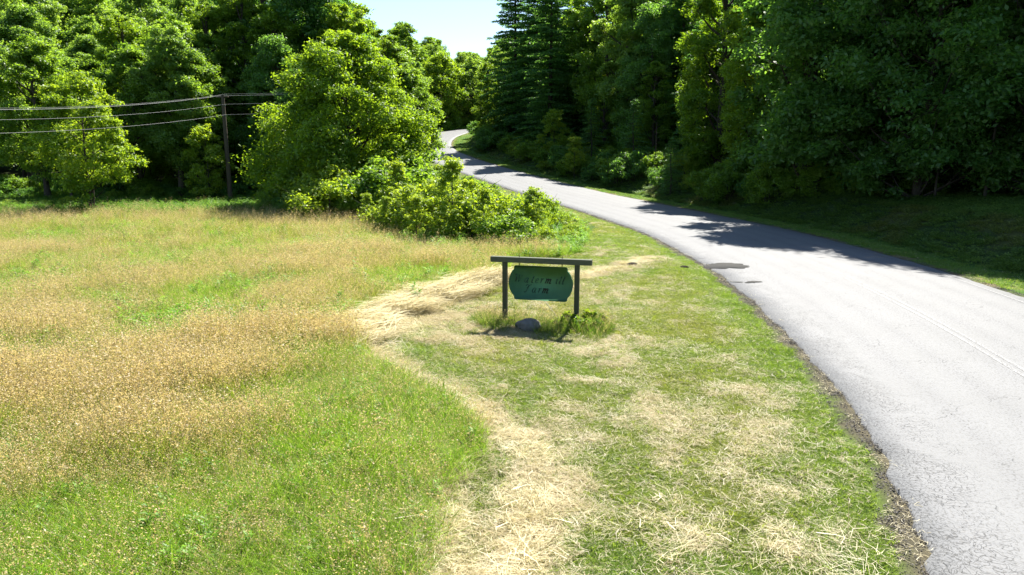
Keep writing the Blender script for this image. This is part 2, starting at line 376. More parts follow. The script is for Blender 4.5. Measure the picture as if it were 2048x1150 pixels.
def road_z(idx, la): return RZ[idx] + .015 + .05 * (1 - (la / 4.1) ** 2)
def strip(name, la0, la1, s0, s1, mat, dz=.004, label=None):
    sel = np.where((RS > s0) & (RS < s1))[0]
    a = la0(sel) if callable(la0) else np.full(len(sel), la0); b = la1(sel) if callable(la1) else np.full(len(sel), la1)
    V = np.stack([np.concatenate([RC[sel] + RN[sel] * l[:, None], (road_z(sel, l) + dz)[:, None]], 1) for l in (a, b)], 1)
    ii = np.arange(len(sel) - 1) * 2
    UV = np.stack([np.stack([a + HWL[sel], RS[sel]], 1), np.stack([b + HWL[sel], RS[sel]], 1)], 1)
    me = raw_mesh(name, V.reshape(-1, 3), np.stack([ii, ii + 1, ii + 3, ii + 2], 1), mat, True, uv=UV.reshape(-1, 2))
    return tagging(link(name, me), label, kind='structure')
def worn_paint(name, col, lo, hi):
    k = NT(name); u = k.n("ShaderNodeUVMap", uv_map="UVMap").outputs[0]
    g = k.noise(26, u, 1.0, .6); b = k.mix(k.ramp(g, .36, .56), (.018, .018, .02), (.152, .153, .156))
    w = k.noise(14, u, 5, .75); w2 = k.noise(.7, u, 2)
    f = k.math('MULTIPLY', k.ramp(w, lo, hi), k.ramp(w2, .35, .65, .05, .5))
    return k.principled(k.mix(f, b, col), .6, .4, k.bump(g, .5, .01))
M['yellow'] = worn_paint("worn_yellow_paint", (.20, .175, .11), .48, .78)
M['white'] = worn_paint("worn_white_paint", (.185, .185, .183), .54, .78)
strip("centre_line", -.13, -.04, 0, 190, M['yellow'], label="faded yellow centre line, inner stripe")
strip("centre_line", .06, .15, 0, 190, M['yellow'], label="faded yellow centre line, outer stripe")
strip("edge_line", lambda s: HWR[s] - .45, lambda s: HWR[s] - .35, 0, 190, M['white'], label="worn white edge line along the wooded side of the road")

def blob_sheet(name, cx, cy, rx, ry, rot, mat, seed, dz=.012, label=None, lift=None):
    r = np.random.RandomState(seed); n = 40; th = np.arange(n) * 2 * pi / n
    rad = 1 + .16 * np.sin(th * 2 + r.rand() * 6) + .10 * np.sin(th * 3 + r.rand() * 6) + .09 * r.randn(n)
    x = rx * rad * np.cos(th); y = ry * rad * np.sin(th); ca, sa = math.cos(rot), math.sin(rot)
    X = cx + x * ca - y * sa; Y = cy + x * sa + y * ca
    X = np.append(X, cx); Y = np.append(Y, cy)
    d, i = road_coords(X, Y); Z = road_z(i, d) + dz
    V = np.stack([X, Y, Z], 1); lo = V[:-1].copy(); lo[:, 2] -= dz + .01; lo[:, :2] += (lo[:, :2] - [cx, cy]) * .02
    V = np.vstack([V, lo]); a = np.arange(n); b = (a + 1) % n
    me = raw_mesh(name, V, [np.stack([a, b, np.full(n, n)], 1), np.stack([a + n + 1, b + n + 1, b, a], 1)], mat)
    return tagging(link(name, me), label, kind='structure')
k = NT("dark_patch_asphalt"); g = k.noise(40, k.pos(), 4, .7)
M['patch'] = k.principled(k.mix(g, (.022, .022, .021), (.095, .092, .085)), 1.0, .05, k.bump(g, .3, .01))
blob_sheet("asphalt_patch", 7.95, 25.9, .95, .62, -.15, M['patch'], 4, label="dark asphalt patch at the field side road edge")
blob_sheet("asphalt_patch", 7.95, 22.65, .30, .16, .2, M['patch'], 9, dz=.006, label="small dark pothole patch nearer than the large patch")
blob_sheet("asphalt_patch", 7.42, 22.7, .18, .09, -.3, M['patch'], 12, dz=.006, label="tiny dark pothole patch closest to the crumbling edge")

# ------------------------------------------------------------------ leaves and trees
def unit(v): return v / (np.linalg.norm(v, axis=-1, keepdims=True) + 1e-9)
def leaf_quads(P, N, size, r, aspect=.55):
    """one kite-shaped leaf (4 verts, 1 quad) at each point"""
    n = len(P); t = unit(np.cross(N, unit(r.randn(n, 3)))); b = np.cross(N, t)
    s = (size * (.6 + .8 * r.rand(n)))[:, None] if np.ndim(size) == 0 else size[:, None]
    V = np.stack([P - t * s * .5, P + b * s * aspect * .5 - t * s * .05, P + t * s * .55 - N * s * .12, P - b * s * aspect * .5 - t * s * .05], 1)
    return V.reshape(-1, 3), np.arange(n * 4).reshape(-1, 4)

def broadleaf(name, seed, H, R, base=.18, lobes=16, clumps=14, leaves=170, leaf=.24, mat='leaf_mid', top=1.0, lean=0, low=.85, inner=.55, fat=.38, stems=1, trunk_r=None, clr=.3, prof=None):
    r = np.random.RandomState(seed); A = Acc()
    LP, LN, LT = [], [], []
    tr_ = trunk_r or H * .018
    zb = H * base
    prof = prof or [(0, .55), (.25, .95), (.45, 1.0), (.7, .85), (.88, .55), (1, .22)]
    hs = np.linspace(0, H * .92, 9); tp = np.stack([np.cumsum(r.randn(9) * .035 * H / 9) + lean * hs / H, np.cumsum(r.randn(9) * .035 * H / 9), hs], 1); tp[0, :2] = 0
    tp[0, 2] = -.4
    for sx in range(stems):
        off = np.array([r.randn() * .25, r.randn() * .25, 0]) * (sx > 0) * 2
        q = tp + off * np.linspace(.4, 1, 9)[:, None] * (1 + np.linspace(0, 1.6, 9)[:, None])
        A.tube(q, np.linspace(tr_, tr_ * .18, 9) * np.r_[1.5, np.ones(8)] * (1 if sx == 0 else .7), 8)
    for i in range(lobes):
        t = (i + .5 * r.rand()) / lobes; t = t ** low
        az = i * 2.4 + r.randn() * .35; rr = np.interp(t, *zip(*prof)) * R
        lr = fat * R * (.75 + .5 * r.rand()) * (1 - .25 * t)
        c = np.array([math.cos(az), math.sin(az), 0]) * max(0, (rr - lr * .75)) * (inner + (1 - inner) * r.rand() ** .5)
        zc_ = zb + lr * .6 + (H * top - zb - lr * 1.3) * t; c = c + [lean * zc_ / H, 0, zc_]
        zs = max(zb * .6, c[2] - lr * 1.2 - .25 * math.hypot(c[0], c[1])); zs = min(zs, H * .85)
        st = np.array([np.interp(zs, tp[:, 2], tp[:, 0]), np.interp(zs, tp[:, 2], tp[:, 1]), zs])
        mid = (st + c) / 2 + [0, 0, -.06 * R]; A.tube(np.array([st, mid, c]), [tr_ * .38, tr_ * .24, tr_ * .08], 5)
        nc_ = max(3, int(clumps * (.7 + .6 * r.rand())))
        dirs = unit(r.randn(nc_, 3) * [1, 1, .8] + [0, 0, .25]); dirs[:, :2] += .35 * np.array([math.cos(az), math.sin(az)]) * (1 - t)
        cc = c + unit(dirs) * lr * (.45 + .55 * r.rand(nc_, 1) ** .6) * [1, 1, .8]
        cr_ = lr * clr * (.65 + .7 * r.rand(nc_)); lt = r.rand()
        for j in range(nc_):
            if j % 3 == 0: A.tube(np.array([c, (c + cc[j]) / 2 + r.randn(3) * .05, cc[j]]), [tr_ * .09, tr_ * .06, tr_ * .02], 3)
            m = max(12, int(leaves * (cr_[j] / (lr * clr)) ** 2)); d = unit(r.randn(m, 3)); 
            p = cc[j] + d * cr_[j] * (r.rand(m, 1) ** .45) * [1.25, 1.25, .75] * (1 + .32 * r.randn(m, 1))
            LP.append(p); LN.append(unit(d * .35 + [0, 0, .65] + r.randn(m, 3) * .45)); LT.append(np.clip(.45 + (lt - .5) * .5 + (r.rand() - .5) * .4 + r.randn(m) * .18, 0, 1))
    P = np.concatenate(LP); P[:, 2] = np.maximum(P[:, 2], .05); V, F = leaf_quads(P, np.concatenate(LN), leaf, r)
    crown = raw_mesh(name + "_crown", V, F, M[mat], False, {"tint": np.repeat(np.concatenate(LT), 4)})
    return A.mesh(name + "_trunk", M['bark'], True), crown

def conifer(name, seed, H, R, base=.06, step=.42, mat='needle', droop=.12, leaf=.17, dens=1.0, taper=.8, bare=0):
    r = np.random.RandomState(seed); A = Acc(); LP, LD, LT = [], [], []
    A.tube([(0, 0, -.4), (0, 0, H * .3), (r.randn() * .1, r.randn() * .1, H * .7), (0, 0, H)], [H * .017, H * .012, H * .006, .01], 7)
    z = H * base
    while z < H * .985:
        t = (z / H - base) / (1 - base); L0 = R * (1 - t) ** taper * (.75 + .45 * t * (1 - t) * 2) + .12; nb = r.randint(4, 7); a0 = r.rand() * 6.3
        for b in range(nb):
            L = L0 * (.6 + .55 * r.rand()); az = a0 + b * 6.283 / nb + r.randn() * .25; dr = np.array([math.cos(az), math.sin(az), 0])
            zb = z + r.randn() * step * .3; m = max(3, int(L / .22 * dens)); s = np.linspace(.12, 1, m)
            rise = .35 * (t - .35); bp = dr * L * s[:, None]; bp = bp + np.stack([0 * s, 0 * s, zb + L * (rise * s - droop * s * s * (1.6 - t))], 1)
            A.tube(bp[[0, m // 2, -1]], [.02 + L * .006, .014, .004], 3)
            side = np.array([-dr[1], dr[0], 0]); lt = r.rand()
            for sg in (-1, 1):
                sl = .55 * L * (1.05 - s) ** .7 * (.6 + .6 * r.rand(m)) * (s > .1) + .16
                kk = max(4, int(5 * dens))
                f = (np.arange(kk) + .5) / kk
                dirv = unit(side * sg * .85 + dr * .65 + [0, 0, -.12])
                q = bp[:, None] + dirv * (sl[:, None] * f)[..., None] + r.randn(m, kk, 3) * .045
                LP.append(q.reshape(-1, 3)); LD.append(np.broadcast_to(dirv, (m * kk, 3)) + r.randn(m * kk, 3) * .35)
                LT.append(np.clip(.25 + .35 * np.broadcast_to(f, (m, kk)).ravel() + .3 * (lt - .3) + r.randn(m * kk) * .15, 0, 1))
        z += step * (1 - .35 * t) * (.8 + .4 * r.rand())
    P = np.concatenate(LP); D = unit(np.concatenate(LD)); n = len(P)
    N = unit(np.cross(D, np.cross([0, 0, 1.], D)) + r.randn(n, 3) * .4); b = unit(np.cross(N, D)); sz = (leaf * (.7 + .7 * r.rand(n)))[:, None]
    V = np.stack([P - D * sz * .5, P + b * sz * .20, P + D * sz * .6, P - b * sz * .20], 1).reshape(-1, 3)
    crown = raw_mesh(name + "_crown", V, np.arange(n * 4).reshape(-1, 4), M[mat], False, {"tint": np.repeat(np.concatenate(LT), 4)})
    return A.mesh(name + "_trunk", M['bark'], True), crown

def plant(kind, proto, x, y, scale, rz, label, cat, group=None, sz=None, dz=0):
    t = thing(kind, label, cat, (x, y, gz(x, y) - .05 + dz), rz, group); t.scale = (scale, scale, scale * (sz or 1))
    for nm, me in zip(("trunk" if 'shrub' not in kind and 'bush' not in kind and 'weed' not in kind else "stems", "crown" if 'shrub' not in kind and 'bush' not in kind and 'weed' not in kind else "foliage"), proto):
        o = bpy.data.objects.new(nm, me); COL.objects.link(o); o.parent = t
    return t
rnd = random.Random(5)

bigtree = broadleaf("wide_tree", 14, 12.6, 6.4, base=.0, low=1.15, inner=.35, lobes=54, clumps=22, leaves=105, leaf=.205, mat='leaf_fresh', fat=.31, clr=.31, prof=[(0, .95), (.2, 1.02), (.45, .98), (.7, .78), (.88, .5), (1, .2)], trunk_r=.24, stems=2)
light_tree = broadleaf("light_tree", 21, 9.6, 3.4, base=.12, lobes=22, clumps=15, leaves=100, leaf=.165, mat='leaf_yellow', fat=.34, clr=.34, stems=2, trunk_r=.10)
tallA = broadleaf("tall_tree", 31, 18, 5.2, base=.16, lobes=26, clumps=17, leaves=130, leaf=.25, mat='leaf_mid', fat=.34, clr=.34)
tallB = broadleaf("tall_tree", 32, 20, 4.8, base=.22, lobes=26, clumps=17, leaves=130, leaf=.25, mat='leaf_hill', fat=.34, clr=.35)
tallD = broadleaf("tall_dark_tree", 33, 20, 5.6, base=.0, low=1.05, inner=.45, lobes=36, clumps=18, leaves=125, leaf=.24, mat='leaf_dark', fat=.33, clr=.34, prof=[(0, .85), (.25, 1.0), (.55, .95), (.8, .65), (1, .2)])
tallE = broadleaf("tall_bright_tree", 34, 21, 4.6, base=.02, low=1.05, lobes=34, clumps=16, leaves=125, leaf=.22, mat='leaf_fresh', fat=.34, clr=.32)
oak = broadleaf("oak_tree", 35, 17, 6.2, base=.0, low=1.05, inner=.4, lobes=48, clumps=18, leaves=140, leaf=.19, mat='leaf_dark', fat=.29, clr=.30, prof=[(0, .8), (.2, 1.0), (.5, .95), (.8, .65), (1, .25)], trunk_r=.15)
hill1 = broadleaf("hill_tree", 41, 16, 6.0, base=.02, lobes=26, clumps=13, leaves=70, leaf=.38, mat='leaf_hill', fat=.40, clr=.34)
hill2 = broadleaf("hill_tree", 42, 18, 5.4, base=.02, lobes=26, clumps=13, leaves=70, leaf=.37, mat='leaf_mid', fat=.40, clr=.34)
hill3 = broadleaf("hill_tree", 43, 15, 6.2, base=.02, lobes=26, clumps=13, leaves=70, leaf=.38, mat='leaf_fresh', fat=.38, clr=.34)
sap1 = broadleaf("sapling", 51, 4.2, 1.15, base=.12, lobes=16, clumps=8, leaves=55, leaf=.125, mat='leaf_yellow', fat=.36, clr=.45, trunk_r=.04)
sap2 = broadleaf("sapling", 52, 6.5, 2.2, base=.06, lobes=18, clumps=9, leaves=55, leaf=.18, mat='leaf_yellow', fat=.36, clr=.4, trunk_r=.06)
bushA = broadleaf("bush", 61, 1.7, 1.35, base=.0, lobes=11, clumps=9, leaves=62, leaf=.095, mat='bush', fat=.45, clr=.42, trunk_r=.03, stems=3)
bushB = broadleaf("bush", 62, 1.3, 1.1, base=.0, lobes=10, clumps=9, leaves=60, leaf=.085, mat='leaf_yellow', fat=.45, clr=.45, trunk_r=.02, stems=3)
bushC = broadleaf("bush", 63, 2.0, 1.4, base=.0, lobes=12, clumps=9, leaves=80, leaf=.11, mat='leaf_mid', fat=.42, clr=.42, trunk_r=.03, stems=3)
bushD = broadleaf("bush", 64, 2.2, 1.6, base=.0, lobes=12, clumps=10, leaves=52, leaf=.15, mat='leaf_dark', fat=.42, clr=.42, trunk_r=.03, stems=3)
pineA = conifer("pine", 71, 22, 5.4, base=.03, step=.52, leaf=.36, dens=1.0, taper=.7)
pineB = conifer("pine", 72, 24, 5.0, base=.06, step=.56, leaf=.36, dens=1.0, droop=.05, taper=.65)
pineS = conifer("young_pine", 73, 7, 2.2, base=.03, step=.40, leaf=.20, dens=.9)

# --- trees one can tell apart: (kind, proto, x, y, scale, label)
T = [
 ("broadleaf_tree", bigtree, -11.7, 51, 1.0, "broad bright green tree with foliage to the ground, in front of the wood"),
 ("broadleaf_tree", light_tree, -28.9, 48.2, 1.0, "small pale green twin-stemmed tree standing out in the meadow in front of the wood"),
 ("broadleaf_tree", sap2, -24.6, 57.2, 1.0, "bright yellow-green young tree directly beside the utility pole"),
 ("broadleaf_tree", tallA, -31.5, 60, .72, "mid-green tree with a bare trunk, between the pale twin-stemmed tree and the paired trunks"),
 ("broadleaf_tree", tallB, -27.8, 59.5, .72, "wood-edge tree with pale bare trunk, left one of the close pair beside the utility pole"),
 ("broadleaf_tree", tallA, -26.9, 60.8, .70, "wood-edge tree with darker trunk, right one of the close pair beside the utility pole"),
 ("broadleaf_tree", tallA, -38.2, 58, .74, "dense mid-green tree behind the lower wires, left of the pale twin-stemmed tree"),
 ("broadleaf_tree", tallB, -44.0, 60, .74, "mid-green wood-edge tree cut by the left side of the photo"),
 ("broadleaf_tree", tallE, -25.8, 70, .92, "tall bright tree rising behind the top of the utility pole"),
 ("broadleaf_tree", tallD, -24.5, 74, 1.2, "tall dark tree behind the broad bright tree, nearest the utility pole"),
 ("broadleaf_tree", tallD, -19.0, 72, 1.18, "tallest dark tree directly behind the top of the broad bright tree"),
 ("broadleaf_tree", tallA, -17.2, 77, 1.06, "tall tree with thin airy top at the left edge of the sky gap"),
 ("broadleaf_tree", tallD, -18.0, 60.5, .55, "low dark tree squeezed between the utility pole and the broad bright tree"),
 ("broadleaf_tree", tallD, -20.6, 63.5, .7, "dark tree standing in shade behind the right side of the utility pole"),
 ("broadleaf_tree", bushC, -7.6, 49.6, 2.6, "dark vine-covered small tree against the road side of the broad bright tree"),
 ("sapling", sap1, -2.9, 34.2, 1.0, "slender bright sapling rising out of the thicket beside the road"),
 # right of the road
 ("broadleaf_tree", tallE, -4.4, 127, .60, "bright rounded tree at the inside of the far bend, below the sky gap"),
 ("pine_tree", pineA, .6, 121.5, 1.28, "tall pine at the far end of the right-hand wood, edging the sky gap"),
 ("pine_tree", pineB, 7.0, 118, 1.3, "second tall pine from the sky gap"),
 ("pine_tree", pineA, 9.5, 106, 1.15, "broad dark pine above the pale sapling on the bank"),
 ("broadleaf_tree", tallA, 13, 99, 1.35, "tall full mid-green tree in the middle of the right-hand wood"),
 ("broadleaf_tree", tallB, 14.5, 88, 1.1, "full olive-green tree behind the brightest small sapling on the bank"),
 ("pine_tree", pineB, 19.5, 84, 1.0, "tall thin-topped pine to the right of the full olive-green tree"),
 ("pine_tree", pineA, 20.5, 74, .9, "pine with low branches behind the bare slim trunk on the bank"),
 ("broadleaf_tree", tallE, 18.4, 63, 1.05, "tall tree with sunlit yellow-green top over the right-hand wood edge"),
 ("pine_tree", pineB, 25, 70, .95, "pine half hidden behind the sunlit yellow-green tree"),
 ("broadleaf_tree", tallE, 19.0, 55, .80, "leafy tree to the right of the sunlit top, with one bright side spray"),
 ("broadleaf_tree", tallD, 20.4, 48.6, 1.2, "big dark tree whose shadow falls across the whole road"),
 ("broadleaf_tree", tallD, 26.5, 46.5, 1.15, "very dark tree behind the top of the grassy bank"),
 ("broadleaf_tree", oak, 24.2, 42.2, 1.35, "dark spreading oak on the left end of the bank top"),
 ("broadleaf_tree", oak, 29.4, 39.2, 1.3, "large oak with low hanging branches over the right part of the bank"),
 ("broadleaf_tree", oak, 35.0, 37.0, 1.2, "oak at the right border with a thick dark trunk"),
 ("broadleaf_tree", tallD, 31, 46, 1.0, "dark tree behind the large oak with low hanging branches"),
 ("pine_tree", pineB, 5.4, 102, 1.08, "pine nearest the road halfway along the wood, throwing a shadow band on the asphalt"),
 ("pine_tree", pineA, 4.0, 114, 1.25, "third pine from the sky gap, close to the far bend"),
 ("broadleaf_tree", tallD, 24.4, 52.5, 1.0, "dark tree in the second row behind the tree with one bright side spray"),
 ("broadleaf_tree", bushD, 22.8, 44.6, 1.6, "dark bushy young tree on the left end of the bank top"),
 ("broadleaf_tree", bushD, 32.6, 44.5, 1.7, "dark bushy young tree behind the slim trunks on the bank"),
 ("broadleaf_tree", tallE, 15.4, 77.5, .55, "yellow-green young tree in front of the pines, just beyond the bare slim trunk"),
 ("broadleaf_tree", tallE, 11.6, 91, .5, "yellow-green young tree in front of the pines, between the two pale saplings"),
 ("broadleaf_tree", tallA, 18.2, 67, .62, "mid-green round tree filling the gap left of the sunlit top"),
 ("sapling", sap2, 5.4, 92.5, 1.0, "pale green sapling halfway along the bank, taller and farther of two"),
 ("sapling", sap1, 7.0, 79.5, 1.15, "small bright sapling on the bank, nearer and lower of two"),
 ("pine_tree", pineS, 13.6, 60.5, .72, "young pine with upright pale shoots at the bank foot below the sunlit tree"),
 ("pine_tree", pineS, 9.6, 86, 1.1, "young dark pine on the bank between the two pale saplings"),
 ("pine_tree", pineS, 12.6, 74, 1.05, "young dark pine on the bank beyond the bare slim trunk"),
]
for i, (kind, pr, x, y, s, lab) in enumerate(T):
    plant(kind, pr, x, y, s, 0.0 if pr is bigtree else rnd.random() * 6.28, lab, "tree" if kind != "sapling" else "sapling")

# slim trunks on the bank
def bare_trunk(x, y, h, r0, label, lean=(0, 0)):
    A = Acc(); z = gz(x, y); A.tube([(0, 0, -.3), (lean[0] * .3, lean[1] * .3, h * .35), (lean[0], lean[1], h)], [r0 * 1.25, r0, r0 * .6], 8)
    o = link("slim_trunk", A.mesh("slim_trunk", M['bark'], True)); o.location = (x, y, z); tagging(o, label, "tree trunk", "slim trunks on the wooded bank")
bare_trunk(24.6, 41.0, 5.5, .06, "thinnest of three slim trunks on the bank top, leftmost")
bare_trunk(26.3, 39.2, 6, .08, "middle slim trunk of three on the bank top", (.15, 0))
bare_trunk(27.3, 37.0, 6, .10, "thickest slim trunk on the bank top, nearest the oak", (.2, 0))
bare_trunk(13.7, 68, 5, .05, "bare slim trunk standing in front of the pines on the bank")
bare_trunk(-34.4, 55.4, 2.6, .10, "short dark trunk leaning at the meadow edge beneath the left wires", (-.9, .2))

# --- wood on the right, behind the edge
def scatter(n, xr, yr, mind, ok, seed):
    r = random.Random(seed); out = []; tries = 0
    while len(out) < n and tries < n * 60:
        tries += 1; x = r.uniform(*xr); y = r.uniform(*yr)
        if not ok(x, y): continue
        if all((x - a) ** 2 + (y - b) ** 2 > mind * mind for a, b in out): out.append((x, y))
    return out
front = [(t[2], t[3]) for t in T]
def clear(x, y, m): return all((x - a) ** 2 + (y - b) ** 2 > m * m for a, b in front)
def dr(x, y):
    d, i = road_coords([x], [y]); return float(d[0]), int(i[0])
def ok_right(x, y):
    d, i = dr(x, y); e = d - HWR[i]
    lim = 12.5 if 52 < y < 100 else 9.5
    return e > lim and clear(x, y, 3.0) and x < 4 + y * .74 and (y > 50 or e > 16)
RG = "trees inside the wood right of the road"
rt = scatter(78, (-2, 50), (42, 140), 4.6, ok_right, 3)
for j, (x, y) in enumerate(rt):
    pr, kd, lb = rnd.choice([(pineA, "pine_tree", "dark pine inside the wood on the right of the road"), (pineB, "pine_tree", "dark pine inside the wood on the right of the road"), (tallD, "broadleaf_tree", "dark broadleaf tree inside the wood on the right of the road"), (tallA, "broadleaf_tree", "mid-green tree inside the wood on the right of the road")])
    lb = lb.split(" inside")[0] + (" behind the large oak" if y < 60 and x > 24 else " behind the tree with the sunlit top" if y < 72 else " in the middle of the right-hand wood" if y < 100 else " near the far bend") + ", inside the wood"
    plant(kd, pr, x, y, rnd.uniform(.8, 1.05), rnd.random() * 6.3, lb, "tree", RG)
# --- hillside left and beyond the bend
def ok_left(x, y):
    d, i = dr(x, y); e = -d - HWL[i]
    if y < 64 - .1 * (x + 20): return False
    if abs(x) / y > .80: return False
    if y > 132 and x > -26 and e < 5: return False
    if x > -18 and y < 130 and e < 7: return False
    return e > 5 and clear(x, y, 3.4)
def skyline_scale(x, y, H, s):
    u = 1024 + FPX * x / y; v0 = np.interp(u, [740, 775, 800, 850, 890, 920, 1000, 1015, 1030], [-400, 30, 66, 84, 103, 110, 112, 60, -300])
    zmax = CAM_H + (300 - v0) / FPX * y; return min(s, (zmax - gz(x, y)) / H)
near = scatter(46, (-78, -8), (62, 98), 5.0, ok_left, 8)
far = scatter(190, (-150, 30), (97, 225), 7.6, ok_left, 9)
for x, y in near:
    pr, lb = rnd.choice([(tallA, "mid-green tree inside the wood behind the meadow"), (tallB, "olive-green tree inside the wood behind the meadow"), (tallE, "bright green tree inside the wood behind the meadow")])
    s = skyline_scale(x + 3.5, y, 20, rnd.uniform(.72, .95))
    if s > .45: plant("broadleaf_tree", pr, x, y, s, rnd.random() * 6.3, lb, "tree", "trees inside the wood behind the meadow")
for x, y in far:
    pr, lb = rnd.choice([(hill1, "olive-green tree on the far hillside"), (hill2, "darker green tree on the far hillside"), (hill3, "fresh green tree on the far hillside")])
    s = skyline_scale(x, y, 16.5, rnd.uniform(.8, 1.15))
    if s < .4: continue
    lb += (" beyond the far bend" if x > -28 else " on the upper slope" if y > 150 else " above the utility pole" if x > -62 else " on the slope above the left wires")
    plant("broadleaf_tree", pr, x, y, s, rnd.random() * 6.3, lb, "tree", "trees on the far hillside")

# --- bushes
def bushes(pts, protos, kind, label, cat, group, smin, smax):
    for x, y in pts: plant(kind, rnd.choice(protos), x, y, rnd.uniform(smin, smax), rnd.random() * 6.3, label(x, y) if callable(label) else label, cat, group, rnd.uniform(.8, 1.15))
def in_poly(P): return lambda x, y: bool(inside(np.array([x]), np.array([y]), P)[0])
tp_ = scatter(95, (-14, 5), (30, 70), 1.25, in_poly(THICKET), 4)
for x, y in tp_:
    d, i = dr(x, y); e = -d - HWL[i]
    s = rnd.choice([.55, .7, .85, 1.0, 1.35]) * (1.3 if x < 0 else .8) * min(1.25, .4 + e * .1) * (.62 if y > 47 else 1.0)
    pr = rnd.choice([bushA, bushB, bushA, bushB, bushC, sap1])
    if pr is sap1: s *= .55
    plant("bramble_bush", pr, x, y, s, rnd.random() * 6.3, ("bright bramble bush " + ("on the meadow side of the thicket, facing the sign" if y < 36 else "on the road side of the thicket, close to the asphalt" if x > 0 else "in the thicket under the broad bright tree" if x < -6 else "in the middle of the thicket" if y < 48 else "at the far end of the thicket, against the road")), "bush", "bushes of the roadside thicket", rnd.uniform(.8, 1.1))
plant("bramble_bush", bushC, -9.6, 42.2, .85, 1, "leafy bush at the meadow end of the thicket, under the broad bright tree", "bush", "bushes of the roadside thicket", 1.2)
plant("bramble_bush", bushB, 1.2, 36.0, 1.25, 2, "upright bush at the road end of the thicket, reaching against the asphalt", "bush", "bushes of the roadside thicket", 1.5)
def ok_bank(x, y):
    d, i = dr(x, y); e = d - HWR[i]; lo = 3.4 if y > 50 else 4.6
    if y < 43: return False
    return lo < e < 12
bushes(scatter(125, (-12, 26), (43, 150), 1.7, ok_bank, 6), [bushC, bushD, bushD, bushC, bushA], "roadside_shrub", lambda x, y: "green shrub on the bank " + ("left of the grassy slope, under the darkest trees" if y < 54 else "below the tree with the sunlit top" if y < 68 else "behind the bare slim trunk and young pines" if y < 84 else "around the two pale saplings" if y < 104 else "at the inside of the far bend"), "shrub", "shrubs on the bank right of the road", .75, 1.5)
def ok_edge(x, y):
    d, i = dr(x, y); return -d - HWL[i] > 6 and 57.5 - .1 * (x + 25) < y < 64 - .1 * (x + 25)
bushes(scatter(52, (-52, -14), (52, 70), 1.8, ok_edge, 12), [bushC, bushD, bushD], "understory_shrub", "shaded shrub under the trees at the meadow edge", "shrub", "shrubs under the trees at the meadow edge", .6, 1.15)
bushes(scatter(10, (-44, -30), (49.5, 52.5), 1.5, lambda x, y: True, 13), [bushA, bushB], "meadow_edge_shrub", "low bright shrub in the row along the left meadow edge", "shrub", "low shrubs along the left meadow edge", .5, .8)
def ok_bend(x, y):
    d, i = dr(x, y); return 1.8 < -d - HWL[i] < 6 and y > 128
bushes(scatter(26, (-30, 16), (128, 172), 2.2, ok_bend, 14), [bushA, bushB, bushC], "bend_shrub", "bright shrub on the outside of the far bend", "shrub", "shrubs on the outside of the far bend", .9, 1.6)
def ok_under(x, y): return 9 < (x + 11.5) ** 2 + (y - 50) ** 2 < 36 and y < 51
bushes(scatter(16, (-18, -5), (43, 52), 1.6, ok_under, 15), [bushC, bushD], "understory_shrub", "dark shrub at the shaded foot of the broad bright tree", "shrub", "shrubs at the foot of the broad bright tree", .7, 1.1)

# ------------------------------------------------------------------ grasses (stuff, instanced on points)
def blade_set(r, n, L, w, spread, lean, curve, flat=False, base_z=0.0, wid_tip=.25, al=None, zr=0.0):
    th = r.rand(n) * 6.283; ro = spread * np.sqrt(r.rand(n)); p = np.stack([ro * np.cos(th), ro * np.sin(th), np.full(n, -.01) + base_z], 1)
    az = r.rand(n) * 6.283; Ln = L[0] + (L[1] - L[0]) * r.rand(n); ln = np.clip(lean * (.4 + r.rand(n) * 1.2), 0, 1.5)
    if al: az = r.randn(n) * al
    d = np.stack([np.cos(az), np.sin(az), 0 * az], 1); side = np.stack([-d[:, 1], d[:, 0], 0 * az], 1)
    a2 = az + 1.2; side = np.stack([np.cos(r.rand(n) * 6.28), np.sin(r.rand(n) * 6.28), 0 * az], 1)
    s = np.array([0, .5, 1.]); hor = Ln[:, None] * (np.sin(ln)[:, None] * s + curve * s * s); ver = Ln[:, None] * (np.cos(ln)[:, None] * s - curve * .6 * s * s)
    if flat: ver = Ln[:, None] * .12 * np.sin(s * pi)[None] * (r.rand(n)[:, None]) + r.rand(n)[:, None] * .05 + .005; hor = Ln[:, None] * (s - .5)
    c = p[:, None] + d[:, None] * hor[..., None] + np.array([0, 0, 1.]) * ver[..., None]
    if flat: side = np.stack([-d[:, 1], d[:, 0], 0 * az], 1); c = c + side[:, None] * (np.array([0, 1, 0]) * .12 * Ln[:, None] * r.randn(n, 1))[..., None]
    c = c + np.array([0, 0, 1.]) * (r.rand(n) * zr)[:, None, None] + d[:, None] * ((r.rand(n) - .5) * (.3 if al else 0))[:, None, None]
    ww = w * (.6 + .8 * r.rand(n))[:, None] * np.array([1, .8, wid_tip]) * .5
    V = np.stack([c - side[:, None] * ww[..., None], c + side[:, None] * ww[..., None]], 2).reshape(n, 6, 3)
    F = (np.arange(n)[:, None, None] * 6 + np.array([[0, 1, 3, 2], [2, 3, 5, 4]])[None]).reshape(-1, 4)
    return V.reshape(-1, 3), F, c[:, 2], n
